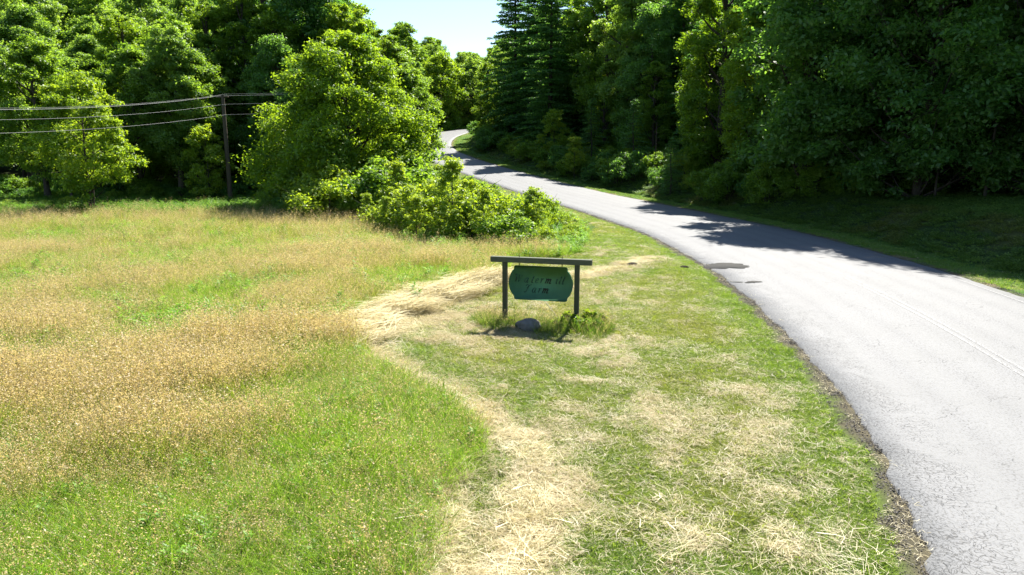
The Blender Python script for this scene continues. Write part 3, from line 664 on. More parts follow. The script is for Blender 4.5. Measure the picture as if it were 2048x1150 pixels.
def tuft(name, seed, mat, parts):
    """parts: list of dicts; tint attr: 0..1 blade shade, 'head' attr: 1 for seed heads / straw"""
    r = np.random.RandomState(seed); Vs, Fs, ti, hd, n0 = [], [], [], [], 0
    for p in parts:
        V, F, tips, n = blade_set(r, p['n'], p['L'], p['w'], p['spread'], p.get('lean', .3), p.get('curve', .15), p.get('flat', False), al=p.get('al'), zr=p.get('zr', 0.))
        Vs.append(V); Fs.append(F + n0); n0 += len(V); ti.append(np.repeat(r.rand(n), 6)); hd.append(np.full(len(V), p.get('head', 0.)))
        if p.get('seeds'):
            k_ = p['seeds']; P = np.repeat(tips, k_, 0); m = len(P)
            P = P + r.randn(m, 3) * np.array([.028, .028, .06]) * p.get('pan', 1) - [0, 0, .04]
            v, f = leaf_quads(P, unit(r.randn(m, 3)), p.get('ss', .022), r, .5)
            Vs.append(v); Fs.append(f + n0); n0 += len(v); ti.append(np.repeat(r.rand(m), 4)); hd.append(np.ones(len(v)))
        if p.get('lv'):
            k_ = p['lv']; base = V.reshape(n, 6, 3)[:, 0]; tp2 = tips; s = r.rand(n, k_, 1) ** .8
            P = base[:, None] * (1 - s) + tp2[:, None] * s; az = r.rand(n, k_) * 6.28; d = np.stack([np.cos(az), np.sin(az), .5 + 0 * az], -1)
            P = (P + d * p['ls'] * .5).reshape(-1, 3); m = len(P); D = unit(d.reshape(-1, 3)); b = unit(np.cross(D, [0, 0, 1.])); sz = (p['ls'] * (.6 + .7 * r.rand(m)))[:, None]
            Nn = np.cross(b, D)
            v = np.stack([P - D * sz * .5, P + b * sz * .17 + Nn * sz * .05, P + D * sz * .55 - Nn * sz * .1, P - b * sz * .17 + Nn * sz * .05], 1).reshape(-1, 3)
            Vs.append(v); Fs.append(np.arange(m * 4).reshape(-1, 4) + n0); n0 += len(v); ti.append(np.repeat(r.rand(m), 4)); hd.append(np.zeros(len(v)))
    me = raw_mesh(name, np.concatenate(Vs), np.concatenate(Fs), mat, False, {"tint": np.concatenate(ti), "head": np.concatenate(hd)})
    return bpy.data.objects.new(name, me)

def grass_material(name, headcol_a, headcol_b, tr=.5, gloss=.02):
    k = NT(name); ic = k.attr("tcol", 'INSTANCER').outputs['Color']; t = k.attr("tint").outputs['Fac']; h = k.attr("head").outputs['Fac']
    g = k.mix(1.0, ic, k.mix(t, (.55, .6, .6), (1.5, 1.4, 1.35)), 'MULTIPLY')
    hc = k.mix(t, headcol_a, headcol_b)
    col = k.mix(h, g, hc); tc = k.mix(1.0, col, (1.5, 1.45, 1.0), 'MULTIPLY')
    return k.leafy(col, tc, tr, gloss, .5)
M['meadow'] = grass_material("meadow_grass_blades", (.23, .17, .075), (.56, .455, .26))
M['lawn'] = grass_material("mown_grass_blades", (.30, .25, .13), (.66, .60, .42))
M['straw'] = grass_material("cut_hay_strands", (.34, .28, .14), (.74, .68, .47), .35)

def instanced(name, label, protos, X, Y, S, IDX, TC, seed=0, tilt=.12, zoff=0.0, rotz=None, lean=0.0):
    c = bpy.data.collections.new(name + "_pieces")
    for o in protos: c.objects.link(o)
    r = np.random.RandomState(seed + 100); n = len(X); Z = terrain(X, Y) + zoff
    me = bpy.data.meshes.new(name); me.vertices.add(n); me.vertices.foreach_set("co", np.stack([X, Y, Z], 1).astype(np.float32).ravel())
    def at(nm, typ, prop, v): a = me.attributes.new(nm, typ, 'POINT'); a.data.foreach_set(prop, np.ascontiguousarray(v).ravel())
    rz = r.rand(n) * 6.283 if rotz is None else rotz
    at("rot", 'FLOAT_VECTOR', "vector", np.stack([r.randn(n) * tilt + lean * (fbm(X, Y, .5, 3, 41.) - .5), r.randn(n) * tilt + lean * (fbm(X, Y, .5, 3, 47.) - .5), rz * (1 if not lean else .25)], 1).astype(np.float32))
    at("scl", 'FLOAT', "value", S.astype(np.float32)); at("pick", 'INT', "value", IDX.astype(np.int32))
    at("tcol", 'FLOAT_COLOR', "color", np.concatenate([TC, np.ones((n, 1))], 1).astype(np.float32))
    ob = link(name, me); tagging(ob, label, kind='stuff')
    g = bpy.data.node_groups.new(name, 'GeometryNodeTree')
    g.interface.new_socket("Geometry", in_out='INPUT', socket_type='NodeSocketGeometry'); g.interface.new_socket("Geometry", in_out='OUTPUT', socket_type='NodeSocketGeometry')
    N = g.nodes; L = g.links; gi = N.new("NodeGroupInput"); go = N.new("NodeGroupOutput"); ci = N.new("GeometryNodeCollectionInfo"); ci.inputs[0].default_value = c
    ci.inputs[1].default_value = True; ci.inputs[2].default_value = True
    ip = N.new("GeometryNodeInstanceOnPoints"); ip.inputs['Pick Instance'].default_value = True
    L.new(gi.outputs[0], ip.inputs['Points']); L.new(ci.outputs[0], ip.inputs['Instance'])
    for nm, typ, sock in (("rot", 'FLOAT_VECTOR', 'Rotation'), ("scl", 'FLOAT', 'Scale'), ("pick", 'INT', 'Instance Index')):
        a = N.new("GeometryNodeInputNamedAttribute"); a.data_type = typ; a.inputs[0].default_value = nm; L.new(a.outputs[0], ip.inputs[sock])
    L.new(ip.outputs[0], go.inputs[0]); md = ob.modifiers.new("scatter", 'NODES'); md.node_group = g
    return ob
def sample(n, xr, yr, seed, near=None):
    """ground points with density falling with distance"""
    r = np.random.RandomState(seed); out = []
    X = r.uniform(xr[0], xr[1], n); u = r.rand(n)
    a, b = yr; Y = a * (b / a) ** u if near else a + (b - a) * u
    return X, Y, r
def inview(X, Y, m=.15): return (np.abs(X) / np.maximum(Y, 1) < .75 + m)

# -- meadow
r0 = np.random.RandomState(1)
protos = [tuft("meadow_tuft_a", 1, M['meadow'], [dict(n=26, L=(.25, .6), w=.009, spread=.22, lean=.35, curve=.3), dict(n=5, L=(.5, .8), w=.004, spread=.2, lean=.15, seeds=6, ss=.02)]),
          tuft("meadow_tuft_b", 2, M['meadow'], [dict(n=34, L=(.2, .5), w=.010, spread=.25, lean=.5, curve=.4)]),
          tuft("meadow_tuft_c", 3, M['meadow'], [dict(n=20, L=(.2, .55), w=.008, spread=.24, lean=.4, curve=.3), dict(n=11, L=(.4, .75), w=.0035, spread=.27, lean=.22, head=.9, seeds=10, ss=.028, pan=1.5)]),
          tuft("meadow_tuft_d", 4, M['meadow'], [dict(n=16, L=(.2, .5), w=.008, spread=.24, lean=.4, curve=.3), dict(n=13, L=(.35, .7), w=.0035, spread=.3, lean=.28, head=.9, seeds=10, ss=.026, pan=1.7)]),
          tuft("meadow_tuft_e", 5, M['meadow'], [dict(n=14, L=(.3, .7), w=.010, spread=.2, lean=.6, curve=.5, head=1.0), dict(n=14, L=(.3, .6), w=.010, spread=.22, lean=.5, curve=.4)]),
          tuft("meadow_tuft_f", 6, M['meadow'], [dict(n=20, L=(.2, .5), w=.010, spread=.2, lean=.6, curve=.5), dict(n=9, L=(.3, .75), w=.007, spread=.25, lean=.9, curve=.4, head=1.)])]
XS, YS = [], []
for (n, xr, yr, sd) in ((21000, (-14, 1.5), (5, 16), 1), (26000, (-26, 3), (16, 30), 2), (24000, (-50, 4), (30, 62), 3)):
    r = np.random.RandomState(sd); XS.append(r.uniform(*xr, n)); YS.append(r.uniform(*yr, n))
X = np.concatenate(XS); Y = np.concatenate(YS); m = masks(X, Y)
keep = m['meadow'] & inview(X, Y) & ~(m['thicket'] & (r0.rand(len(X)) < .6)) & ((m['el'] > 2.6) | (Y < 30)); X, Y = X[keep], Y[keep]; G = m['green'][keep]
n = len(X); R_ = np.random.RandomState(9); pk = np.where(R_.rand(n) < np.clip(G, .18, .93), R_.choice([0, 1, 1, 4, 0, 1, 5, 5], n), R_.choice([2, 3, 2, 3, 0, 1, 5], n))
tc = lerp(np.broadcast_to([.23, .26, .038], (n, 3)), [.17, .29, .028], np.clip(G * 1.1 + R_.randn(n) * .15, 0, 1))
sc = (.75 + .5 * R_.rand(n)) * np.where(G > .6, .8, 1.0) * np.where(Y > 30, 1.15, 1)
instanced("meadow_grass", "tall unmown meadow grass with tan seed heads", protos, X, Y, sc * (.65 + .7 * fbm(X, Y, .8, 3, 44.)), pk, tc, 1, lean=1.6)

# -- weeds standing in the meadow
wprot = [tuft("weed_a", 11, M['meadow'], [dict(n=5, L=(.35, .7), w=.008, spread=.12, lean=.15, lv=16, ls=.10)]),
         tuft("weed_b", 12, M['meadow'], [dict(n=8, L=(.25, .5), w=.008, spread=.18, lean=.25, lv=14, ls=.09)]),
         tuft("weed_c", 13, M['meadow'], [dict(n=3, L=(.4, .75), w=.01, spread=.05, lean=.1, lv=26, ls=.12)])]
r = np.random.RandomState(15); X = r.uniform(-45, 4, 42000); Y = 6 * (56 / 6.) ** r.rand(42000); m = masks(X, Y)
cl = sstep(.54, .68, fbm(X, Y, .9, 3, 77.)); keep = m['meadow'] & inview(X, Y) & (r.rand(len(X)) < cl * .45 + .03 + .25 * ((Y > 27) & (X > -10)) + .4 * m['thicket']); X, Y = X[keep], Y[keep]; n = len(X)
tc = lerp(np.broadcast_to([.11, .25, .025], (n, 3)), [.18, .33, .035], r.rand(n))
instanced("meadow_weeds", "bright green leafy weeds scattered through the meadow", wprot, X, Y, (.45 + .5 * r.rand(n)) * np.where(Y > 14, 1.2, .8), r.randint(0, 3, n), tc, 2)

# -- lush ground cover below the trees of the meadow edge and on the outside of the bend
r = np.random.RandomState(16); X = r.uniform(-60, -6, 16000); Y = r.uniform(44, 64, 16000); m = masks(X, Y)
X2 = r.uniform(-32, 25, 5000); Y2 = r.uniform(125, 175, 5000); m2 = masks(X2, Y2)
k1 = (m['el'] > 5) & (Y > 46.3 + 1.5 * np.sin(X * .3) - .08 * (X + 25)); k2 = (m2['el'] > .5) & (m2['el'] < 7)
X = np.concatenate([X[k1], X2[k2]]); Y = np.concatenate([Y[k1], Y2[k2]]); n = len(X)
tc = lerp(np.broadcast_to([.07, .17, .02], (n, 3)), [.13, .25, .03], r.rand(n))
instanced("ground_cover", "lush green ground cover along the foot of the trees", wprot, X, Y, .9 + .6 * r.rand(n), r.randint(0, 3, n), tc, 3)

# -- mown grass
lp = [tuft("lawn_a", 21, M['lawn'], [dict(n=95, L=(.04, .10), w=.007, spread=.17, lean=.6, curve=.3)]),
      tuft("lawn_b", 22, M['lawn'], [dict(n=80, L=(.05, .13), w=.008, spread=.17, lean=.7, curve=.4), dict(n=10, L=(.06, .15), w=.006, spread=.17, flat=True, head=1.)]),
      tuft("lawn_c", 23, M['lawn'], [dict(n=45, L=(.04, .09), w=.007, spread=.17, lean=.6, curve=.3), dict(n=45, L=(.06, .18), w=.006, spread=.18, flat=True, head=1.)]),
      tuft("lawn_d", 24, M['lawn'], [dict(n=12, L=(.04, .09), w=.007, spread=.17, lean=.6, curve=.3), dict(n=90, L=(.06, .20), w=.006, spread=.18, flat=True, head=1.)])]
XS, YS = [], []
for (n, xr, yr, sd) in ((30000, (-5, 7), (5, 14), 31), (26000, (-6, 8), (14, 27), 32), (14000, (-2, 9), (27, 60), 33)):
    r = np.random.RandomState(sd); XS.append(r.uniform(*xr, n)); YS.append(r.uniform(*yr, n))
X = np.concatenate(XS); Y = np.concatenate(YS); m = masks(X, Y); r = np.random.RandomState(34)
keep = m['mown'] & inview(X, Y) & (m['el'] > .28 + .45 * fbm(X, Y, 1.6, 3, 50.)) & (m['el'] < 40); X, Y = X[keep], Y[keep]; St = m['straw'][keep]; el = m['el'][keep]; n = len(X)
q = St + r.randn(n) * .2; pk = np.select([q > .62, q > .36, q > .14], [3, 2, 1], 0)
lush = sstep(1.8, .7, el) * sstep(28, 10, np.abs(Y - 22)) 
tc = lerp(np.broadcast_to([.17, .26, .033], (n, 3)), [.24, .27, .05], np.clip(fbm(X, Y, .6, 3, 61.) * 1.6 - .4, 0, 1)); tc = lerp(tc, [.16, .26, .03], lush * .7)
instanced("mown_grass", "short mown grass with dry clippings around the sign", lp, X, Y, .8 + .5 * r.rand(n), pk, tc, 4)

# -- verge on the wooded side
r = np.random.RandomState(35); X = r.uniform(-14, 26, 60000); Y = r.uniform(14, 150, 60000); m = masks(X, Y)
keep = (m['er'] > .35) & (m['er'] < 3.4) & (r.rand(60000) < .9); X, Y = X[keep], Y[keep]; n = len(X)
tc = lerp(np.broadcast_to([.11, .22, .03], (n, 3)), [.16, .23, .04], r.rand(n))
instanced("verge_grass", "short green grass on the verge at the foot of the wooded bank", lp, X, Y, 1.1 + .8 * r.rand(n), np.where(r.rand(n) < .8, 0, 1), tc, 5)
# -- creepers and weeds on the bank
r = np.random.RandomState(36); X = r.uniform(-12, 40, 70000); Y = r.uniform(20, 140, 70000); m = masks(X, Y)
keep = (m['er'] > 2.7) & (m['er'] < 13) & ((Y < 60) | (r.rand(70000) < .5)); X, Y = X[keep], Y[keep]; er = m['er'][keep]; n = len(X)
ivy = [tuft("ivy_a", 41, M['meadow'], [dict(n=12, L=(.05, .2), w=.004, spread=.25, lean=.8, lv=7, ls=.085)]),
       tuft("ivy_b", 42, M['meadow'], [dict(n=10, L=(.1, .3), w=.005, spread=.22, lean=.6, lv=8, ls=.10), dict(n=10, L=(.1, .3), w=.006, spread=.2, lean=.6, curve=.4)])]
dry = sstep(.56, .66, fbm(X, Y, .45, 3, 31.)) * sstep(7, 6, er)
tc = lerp(np.broadcast_to([.09, .17, .035], (n, 3)), [.14, .23, .045], r.rand(n)); tc = lerp(tc, [.17, .16, .045], dry * .5)
instanced("bank_creeper", "dark creeper and weeds covering the shaded roadside bank", ivy, X, Y, .7 + .7 * r.rand(n), r.randint(0, 2, n), tc, 6)

# -- hay lying in swaths
hp = [tuft("hay_a", 51, M['straw'], [dict(n=55, L=(.12, .50), w=.0045, spread=.22, flat=True, head=1.)]),
      tuft("hay_b", 52, M['straw'], [dict(n=26, L=(.2, .5), w=.0055, spread=.25, lean=1.2, curve=.25, head=1.), dict(n=20, L=(.15, .4), w=.008, spread=.22, flat=True, head=1.)]),
      tuft("hay_c", 53, M['straw'], [dict(n=70, L=(.10, .3), w=.006, spread=.2, flat=True, head=1.)])]
r = np.random.RandomState(55); pts = []
def along(P, n, wid, lo=0., hi=1.):
    P = np.array(P, float); seg = np.hypot(*np.diff(P, axis=0).T); cs = np.r_[0, np.cumsum(seg)]; s = (lo + (hi - lo) * r.rand(n)) * cs[-1]
    x = np.interp(s, cs, P[:, 0]) + r.randn(n) * wid; y = np.interp(s, cs, P[:, 1]) + r.randn(n) * wid; return np.stack([x, y], 1)
pts.append(along(ARC[:7], 900, .30)); pts.append(along(ARC[5:11], 150, .13)); pts.append(along(ARC[9:], 150, .14))
pts.append(along(ARC[1:6], 700, .28)); pts.append(along([(-1.6, 20.2), (-2.6, 17.8), (-2.9, 15.6)], 260, .5))
pts.append(along([(-.95, 8.9), (-.85, 8.1), (-.9, 7.2), (-.75, 5.8)], 200, .10)); pts.append(along([(-.6, 6.9), (-1.2, 6.2)], 50, .3)); pts.append(along([(-1.6, 10.2), (-1.2, 8.6), (-1.3, 7.4)], 60, .35))
pts.append(along([(-1.9, 12.6), (-2.4, 11.6)], 60, .3))
pts.append(along([(1.2, 7.4), (2.0, 7.1), (2.2, 6.6)], 26, .42)); pts.append(along([(2.6, 7.3), (3.6, 7.0)], 14, .4)); pts.append(along([(2.0, 23.6), (3.4, 24.6), (5.0, 26.2)], 160, .3))
P_ = np.concatenate(pts); X, Y = P_[:, 0], P_[:, 1]
kp = fbm(X, Y, 1.6, 3, 91.) > .36; X, Y = X[kp], Y[kp]; n = len(X)
pk = r.choice([0, 1, 2], n, p=[.45, .22, .33])
instanced("cut_hay", "pale cut hay lying in a swath round the mown patch", hp, X, Y, .7 + .6 * r.rand(n), pk, np.tile([.5, .45, .2], (n, 1)), 7, tilt=.2, zoff=.02)

# -- loose stones and dead bits along both road edges
r = np.random.RandomState(57)
def stone_proto(name, seed, mat, n, s0, s1, spread):
    q = np.random.RandomState(seed); A = Acc()
    oc = np.array([[1, 0, 0], [0, 1, 0], [-1, 0, 0], [0, -1, 0], [0, 0, 1], [0, 0, -.6]], float); of = np.array([[0, 1, 4], [1, 2, 4], [2, 3, 4], [3, 0, 4], [1, 0, 5], [2, 1, 5], [3, 2, 5], [0, 3, 5]])
    for i in range(n):
        th = q.rand() * 6.3; rr = spread * q.rand() ** .5; sc = s0 + (s1 - s0) * q.rand() ** 2
        A.add(oc * (.7 + .6 * q.rand(6, 1)) * [sc, sc * (.6 + .4 * q.rand()), sc * .6] + [rr * math.cos(th), rr * math.sin(th), sc * .2], of, q.rand())
    return bpy.data.objects.new(name, A.mesh(name, mat))
k = NT("road_edge_grit"); M['grit'] = k.principled(k.mix(k.attr("tint").outputs['Fac'], (.06, .052, .045), (.24, .215, .18)), .9, .2)
i_ = r.randint(60, len(RC) - 60, 9000); keep = (RC[i_, 1] > 4) & (RC[i_, 1] < 62); i_ = i_[keep]; n = len(i_)
left = r.rand(n) < .72; off = np.where(left, -HWL[i_] + .05 - np.abs(r.randn(n)) * .26, HWR[i_] - .04 + np.abs(r.randn(n)) * .22)
jt = r.rand(n) * .3; X = RC[i_, 0] + RN[i_, 0] * off + RT[i_, 0] * jt; Y = RC[i_, 1] + RN[i_, 1] * off + RT[i_, 1] * jt
gp = [stone_proto("grit_a", 1, M['grit'], 34, .005, .018, .14), stone_proto("grit_b", 2, M['grit'], 40, .004, .011, .14),
      tuft("grit_c", 58, M['straw'], [dict(n=30, L=(.03, .10), w=.004, spread=.16, flat=True, head=1.)])]
instanced("edge_gravel", "loose grit and dead grass along the crumbling asphalt edges", gp, X, Y, .7 + .7 * r.rand(n), r.choice([0, 1, 2], n, p=[.36, .54, .10]), np.tile([.3, .25, .15], (n, 1)), 9, tilt=.05, zoff=.012)

# -- the swath turned over by the mower, strands lying along it
wp = [tuft("swath_a", 91, M['straw'], [dict(n=34, L=(.35, .95), w=.013, spread=.24, flat=True, head=1., al=.35, zr=.28)]),
      tuft("swath_b", 92, M['straw'], [dict(n=26, L=(.3, .8), w=.011, spread=.28, flat=True, head=1., al=.6, zr=.2), dict(n=14, L=(.3, .7), w=.010, spread=.25, lean=1.1, curve=.2, head=1., al=.5)])]
r = np.random.RandomState(93); PA = np.array(ARC[:6]); a1 = along(ARC[:6], 520, .22); a2 = along([(-1.0, 20.9), (-2.4, 18.9), (-3.1, 16.8), (-3.2, 15.0)], 200, .28); XY = np.concatenate([a1, a2]); rz = np.full(720, .65) + r.randn(720) * .28
kp = fbm(XY[:, 0], XY[:, 1], 1.3, 3, 17.) > .36; XY = XY[kp]; rz = rz[kp]
instanced("hay_swath", "bright swath of long cut hay curving past the left of the sign", wp, XY[:, 0], XY[:, 1], .7 + .5 * r.rand(len(XY)), r.randint(0, 2, len(XY)), np.tile([.5, .45, .2], (len(XY), 1)), 10, tilt=.12, zoff=.08, rotz=rz)

# ------------------------------------------------------------------ sign
ang = math.atan2(16.52 - 16.98, 1.58 + .19)
k = NT("weathered_beam_wood"); ob_ = k.obj(); mp = k.n("ShaderNodeMapping"); mp.inputs['Scale'].default_value = (2, 14, 14); k.l(ob_, mp.inputs[0]); nn = k.noise(3, mp.outputs[0], 6, .7)
M['beam'] = k.principled(k.mix(nn, (.04, .045, .028), (.13, .14, .09)), .8, .25, k.bump(nn, .6, .008))
k = NT("weathered_post_wood"); mp = k.n("ShaderNodeMapping"); mp.inputs['Scale'].default_value = (14, 14, 1.6); k.l(k.obj(), mp.inputs[0]); nn = k.noise(3, mp.outputs[0], 6, .7)
M['post'] = k.principled(k.mix(nn, (.024, .03, .016), (.085, .09, .055)), .85, .2, k.bump(nn, .6, .008))
k = NT("green_sign_paint"); mp = k.n("ShaderNodeMapping"); mp.inputs['Scale'].default_value = (3, 3, .8); k.l(k.obj(), mp.inputs[0]); nn = k.noise(3, mp.outputs[0], 4, .6)
M['signgreen'] = k.principled(k.mix(nn, (.07, .175, .085), (.095, .225, .12)), .85, .08)
k = NT("black_letter_paint"); M['black'] = k.principled((.006, .007, .007), .6, .3)
k = NT("faded_letter_paint"); nn = k.noise(22, k.obj(), 4, .7); M['faded'] = k.principled(k.mix(k.ramp(nn, .42, .62), (.004, .022, .012), (.03, .10, .06)), .6, .3)
k = NT("rusty_metal"); nn = k.noise(40, k.obj(), 3); M['rust'] = k.principled(k.mix(nn, (.05, .035, .025), (.14, .09, .05)), .7, .4)

def bevel_box(name, d, mat, parent, loc, bev=.008, rot=(0, 0, 0)):
    import bmesh
    bm = bmesh.new(); bmesh.ops.create_cube(bm, size=1); bmesh.ops.scale(bm, vec=d, verts=bm.verts)
    bmesh.ops.bevel(bm, geom=list(bm.edges), offset=bev, segments=2, affect='EDGES', profile=.6)
    me = bpy.data.meshes.new(name); bm.to_mesh(me); bm.free(); me.materials.append(mat); o = link(name, me, parent); o.location = loc; o.rotation_euler = rot; return o
sx, sy = .695, 16.75; sz_ = gz(sx, sy)
frame = thing("sign_frame", "weathered wooden frame of two posts and a long crossbeam standing in mown grass", "sign frame", (sx, sy, sz_), ang)
bevel_box("post", (.115, .115, 1.98), M['post'], frame, (-.895, .0, .61))
bevel_box("post", (.115, .115, 1.98), M['post'], frame, (.895, .0, .61))
bevel_box("crossbeam", (2.50, .145, .135), M['beam'], frame, (.0, 0, 1.6685), rot=(0, 0, 0))
board = thing("hanging_sign", "dark green hanging sign board reading Watermill Farm, between the two posts", "sign", (sx, sy, sz_), ang)
# outline: flat top and bottom, small cut corners, bulging sides
def board_outline():
    hw, hh, bulge = .665, .425, .80; q = []
    q += [(hw - .05, -hh), (hw - .015, -hh + .012), (hw, -hh + .05), (hw + .005, -hh + .095), (hw + .035, -hh + .125)]
    for t in np.linspace(-.74, .74, 15): q.append((hw + .035 + (bulge - hw - .035) * math.cos(t * pi / 2 / .74 * .98) ** .8, t * hh * .94))
    q += [(hw + .035, hh - .125), (hw + .005, hh - .095), (hw, hh - .05), (hw - .015, hh - .012), (hw - .05, hh)]
    full = q + [(-x, z) for x, z in reversed(q)]
    return full
ol = board_outline(); nO = len(ol); A_ = Acc(); th_ = .02
o2 = np.array(ol); zc0 = 1.105
fr_ = np.stack([o2[:, 0] * .992, np.full(nO, -th_), o2[:, 1] * .985 + zc0], 1); fm = np.stack([o2[:, 0], np.full(nO, -th_ + .006), o2[:, 1] + zc0], 1); bk = fm.copy(); bk[:, 1] = th_
Vb = np.vstack([fr_, fm, bk]); a = np.arange(nO); b = (a + 1) % nO
Fq = np.concatenate([np.stack([a, a + nO, b + nO, b], 1)[:, ::-1], np.stack([a + nO, a + 2 * nO, b + 2 * nO, b + nO], 1)[:, ::-1]])
Ft = np.stack([a, a[::-1] + 2 * nO])
link("board", raw_mesh("board", Vb, [Fq, Ft], M['signgreen']), board)
# lettering: slanted pen strokes, thick down and thin up
def letters(text, x0, z0, h, wt, track=1.0, which=None):
    """calligraphic strokes; returns list of (index, polygons)"""
    S = {  # strokes: (points, weight) in x-height units
     'W': ([[(0, 1.55), (.12, 1.7), (.25, 1.5), (.3, .1)], [(.3, .05), (.78, 1.6)], [(.78, 1.6), (.83, .1)], [(.83, .05), (1.4, 1.7)]], 1.2, [1, .3, 1, .3]),
     'F': ([[(.75, 1.6), (.55, 1.0), (.38, .2), (.15, .02), (0, .15)], [(.1, 1.35), (.35, 1.65), (.8, 1.5), (1.15, 1.7)], [(.35, .85), (.85, .9)]], 1.05, [1, .7, .5]),
     'a': ([[(.6, .92), (.35, 1.0), (.1, .7), (.05, .25), (.22, .02), (.5, .35)], [(.62, 1.0), (.5, .3), (.58, .02), (.75, .15)]], .78, [.8, 1]),
     't': ([[(.35, 1.45), (.15, .3), (.25, .02), (.45, .15)], [(0, .98), (.5, 1.0)]], .5, [1, .4]),
     'e': ([[(.08, .45), (.4, .6), (.5, .85), (.33, 1.0), (.1, .7), (.05, .25), (.22, .0), (.52, .2)]], .58, [.75]),
     'r': ([[(0, .85), (.15, .98), (.2, .8), (.08, .02)], [(.15, .6), (.35, .95), (.52, .98), (.5, .8)]], .55, [1, .6]),
     'm': ([[(0, .85), (.14, .98), (.2, .85), (.05, .0)], [(.12, .5), (.38, .95), (.5, .88), (.36, .0)], [(.45, .5), (.7, .95), (.84, .85), (.72, .12), (.82, .0), (.98, .18)]], 1.05, [1.05, 1.05, 1.05]),
     'i': ([[(0, .8), (.14, .98), (.1, .3), (.18, .02), (.32, .15)], [(.22, 1.35), (.25, 1.27)]], .36, [1, 1]),
     'l': ([[(.3, 1.6), (.2, 1.0), (.08, .3), (.16, .02), (.32, .15)]], .36, [1])}
    out = []; x = x0
    for i, ch in enumerate(text):
        st, adv, ws = S[ch]; bx = 1.3 if ch == 'm' else 1.12
        for pts, w in zip(st, ws):
            P = np.array(pts, float) * h; P[:, 0] = P[:, 0] * bx + P[:, 1] * .22 + x; P[:, 1] += z0
            if len(P) > 2: P = catmull(P, h * .12)
            t = np.gradient(P, axis=0); t /= np.linalg.norm(t, axis=1)[:, None] + 1e-9
            nb = np.stack([-t[:, 1], t[:, 0]], 1); th = wt * w * (.38 + .62 * np.abs(t[:, 1])) * (1.15 if ch == 'm' else 1.25) * np.r_[.5, np.ones(len(P) - 2), .5] / 2
            out.append((ch, i, P + nb * th[:, None], P - nb * th[:, None]))
        x += adv * h * bx * track
    return out, x
def add_text(strokes, y, sel, mat, name, thick=.004):
    A = Acc()
    for j, (ch, i, a_, b_) in enumerate(strokes):
        if not sel(ch, i): continue
        n = len(a_); yy = y - (j % 3) * .0006
        F_ = [np.stack([q[:, 0], np.full(n, yy_), q[:, 1]], 1) for yy_ in (yy, yy + thick) for q in (a_, b_)]
        V = np.vstack(F_); i_ = np.arange(n - 1)
        A.add(V, np.concatenate([np.stack([i_, i_ + 1, i_ + n + 1, i_ + n], 1), np.stack([i_ + 2 * n, i_ + 1 + 2 * n, i_ + 1, i_], 1), np.stack([i_ + n, i_ + 1 + n, i_ + 1 + 3 * n, i_ + 3 * n], 1)]))
    link(name, A.mesh(name, mat), board)
def line_of(text, z, width, cx):
    _, x = letters(text, 0, z, .118, .022); tr = width / x; l, x = letters(text, 0, z, .118, .022, tr)
    return letters(text, cx - x / 2 - .03, z, .118, .022, tr)[0]
L1 = line_of("Watermill", 1.115, 1.26, .0); L2 = line_of("Farm", .875, .68, -.04)
add_text(L1 + L2, -th_ - .003, lambda c, i: c == 'm', M['black'], "bold_lettering", .006)
add_text(L1 + L2, -th_ - .003, lambda c, i: c != 'm', M['faded'], "faded_lettering", .006)
for hx in (-.53, .53):
    A = Acc()
    A.tube([(hx, 0, 1.515), (hx, 0, 1.56)], .006, 6)
    for q, zc_ in enumerate((1.57, 1.592)):
        th = np.linspace(0, 2 * pi, 13); dx_ = np.cos(th) * .016; P = np.stack([hx + (dx_ if q == 0 else 0 * th), (0 * th if q == 0 else dx_), zc_ + np.sin(th) * .02], 1); A.tube(P, .0045, 5)
    o = link("chain_link", A.mesh("chain_link", M['rust'], True), board); o["label"] = "small rusty chain and eye hook"
for hx in (-.53, .53):
    A = Acc(); A.tube([(hx, 0, 1.735), (hx, 0, 1.79)], .006, 6); A.tube([(hx, 0, 1.735), (hx, 0, 1.742)], .014, 6)
    link("hook_bolt", A.mesh("hook_bolt", M['rust'], True), frame)

# rock, clods, stick, weeds at the sign
def rock(name, x, y, r0_, label, cat, seed, mat, zs=.75, sink=.3):
    import bmesh
    bm = bmesh.new(); bmesh.ops.create_icosphere(bm, subdivisions=4, radius=1); rr = np.random.RandomState(seed); off = rr.rand(3) * 50
    for v in bm.verts:
        c_ = v.co; f = 1 + .28 * (float(fbm(c_.x + off[0], c_.y + c_.z * .7 + off[1], 1.3, 3)) - .5) * 2 + .1 * (float(fbm(c_.z * 3 + off[2], c_.x * 3, 1.5, 2)) - .5)
        v.co = c_ * f; v.co.z *= zs
    bmesh.ops.scale(bm, vec=(r0_ * 1.25, r0_, r0_), verts=bm.verts)
    me = bpy.data.meshes.new(name); bm.to_mesh(me); bm.free(); me.materials.append(mat); me.polygons.foreach_set("use_smooth", np.ones(len(me.polygons), bool))
    o = link(name, me); o.location = (x, y, gz(x, y) + r0_ * zs * (1 - sink)); return tagging(o, label, cat)
k = NT("grey_rock"); nn = k.noise(6, k.obj(), 6, .7); M['rock'] = k.principled(k.mix(nn, (.05, .045, .038), (.26, .245, .22)), .9, .2, k.bump(nn, 1, .03))
k = NT("dark_clod"); nn = k.noise(20, k.obj(), 5); M['clod'] = k.principled(k.mix(nn, (.012, .010, .008), (.05, .04, .03)), .95, .1)
rock("rock", .42, 16.45, .24, "rounded pale-topped rock lying in the weeds under the hanging sign", "rock", 3, M['rock'], .8, .35)
rock("soil_clod", .38, 14.42, .055, "small dark lump of soil on the clippings in front of the sign", "soil clod", 5, M['clod'])
rock("soil_clod", 4.45, 25.6, .16, "dark earthy clod at the pale start of the mown strip", "soil clod", 8, M['clod'], .5)
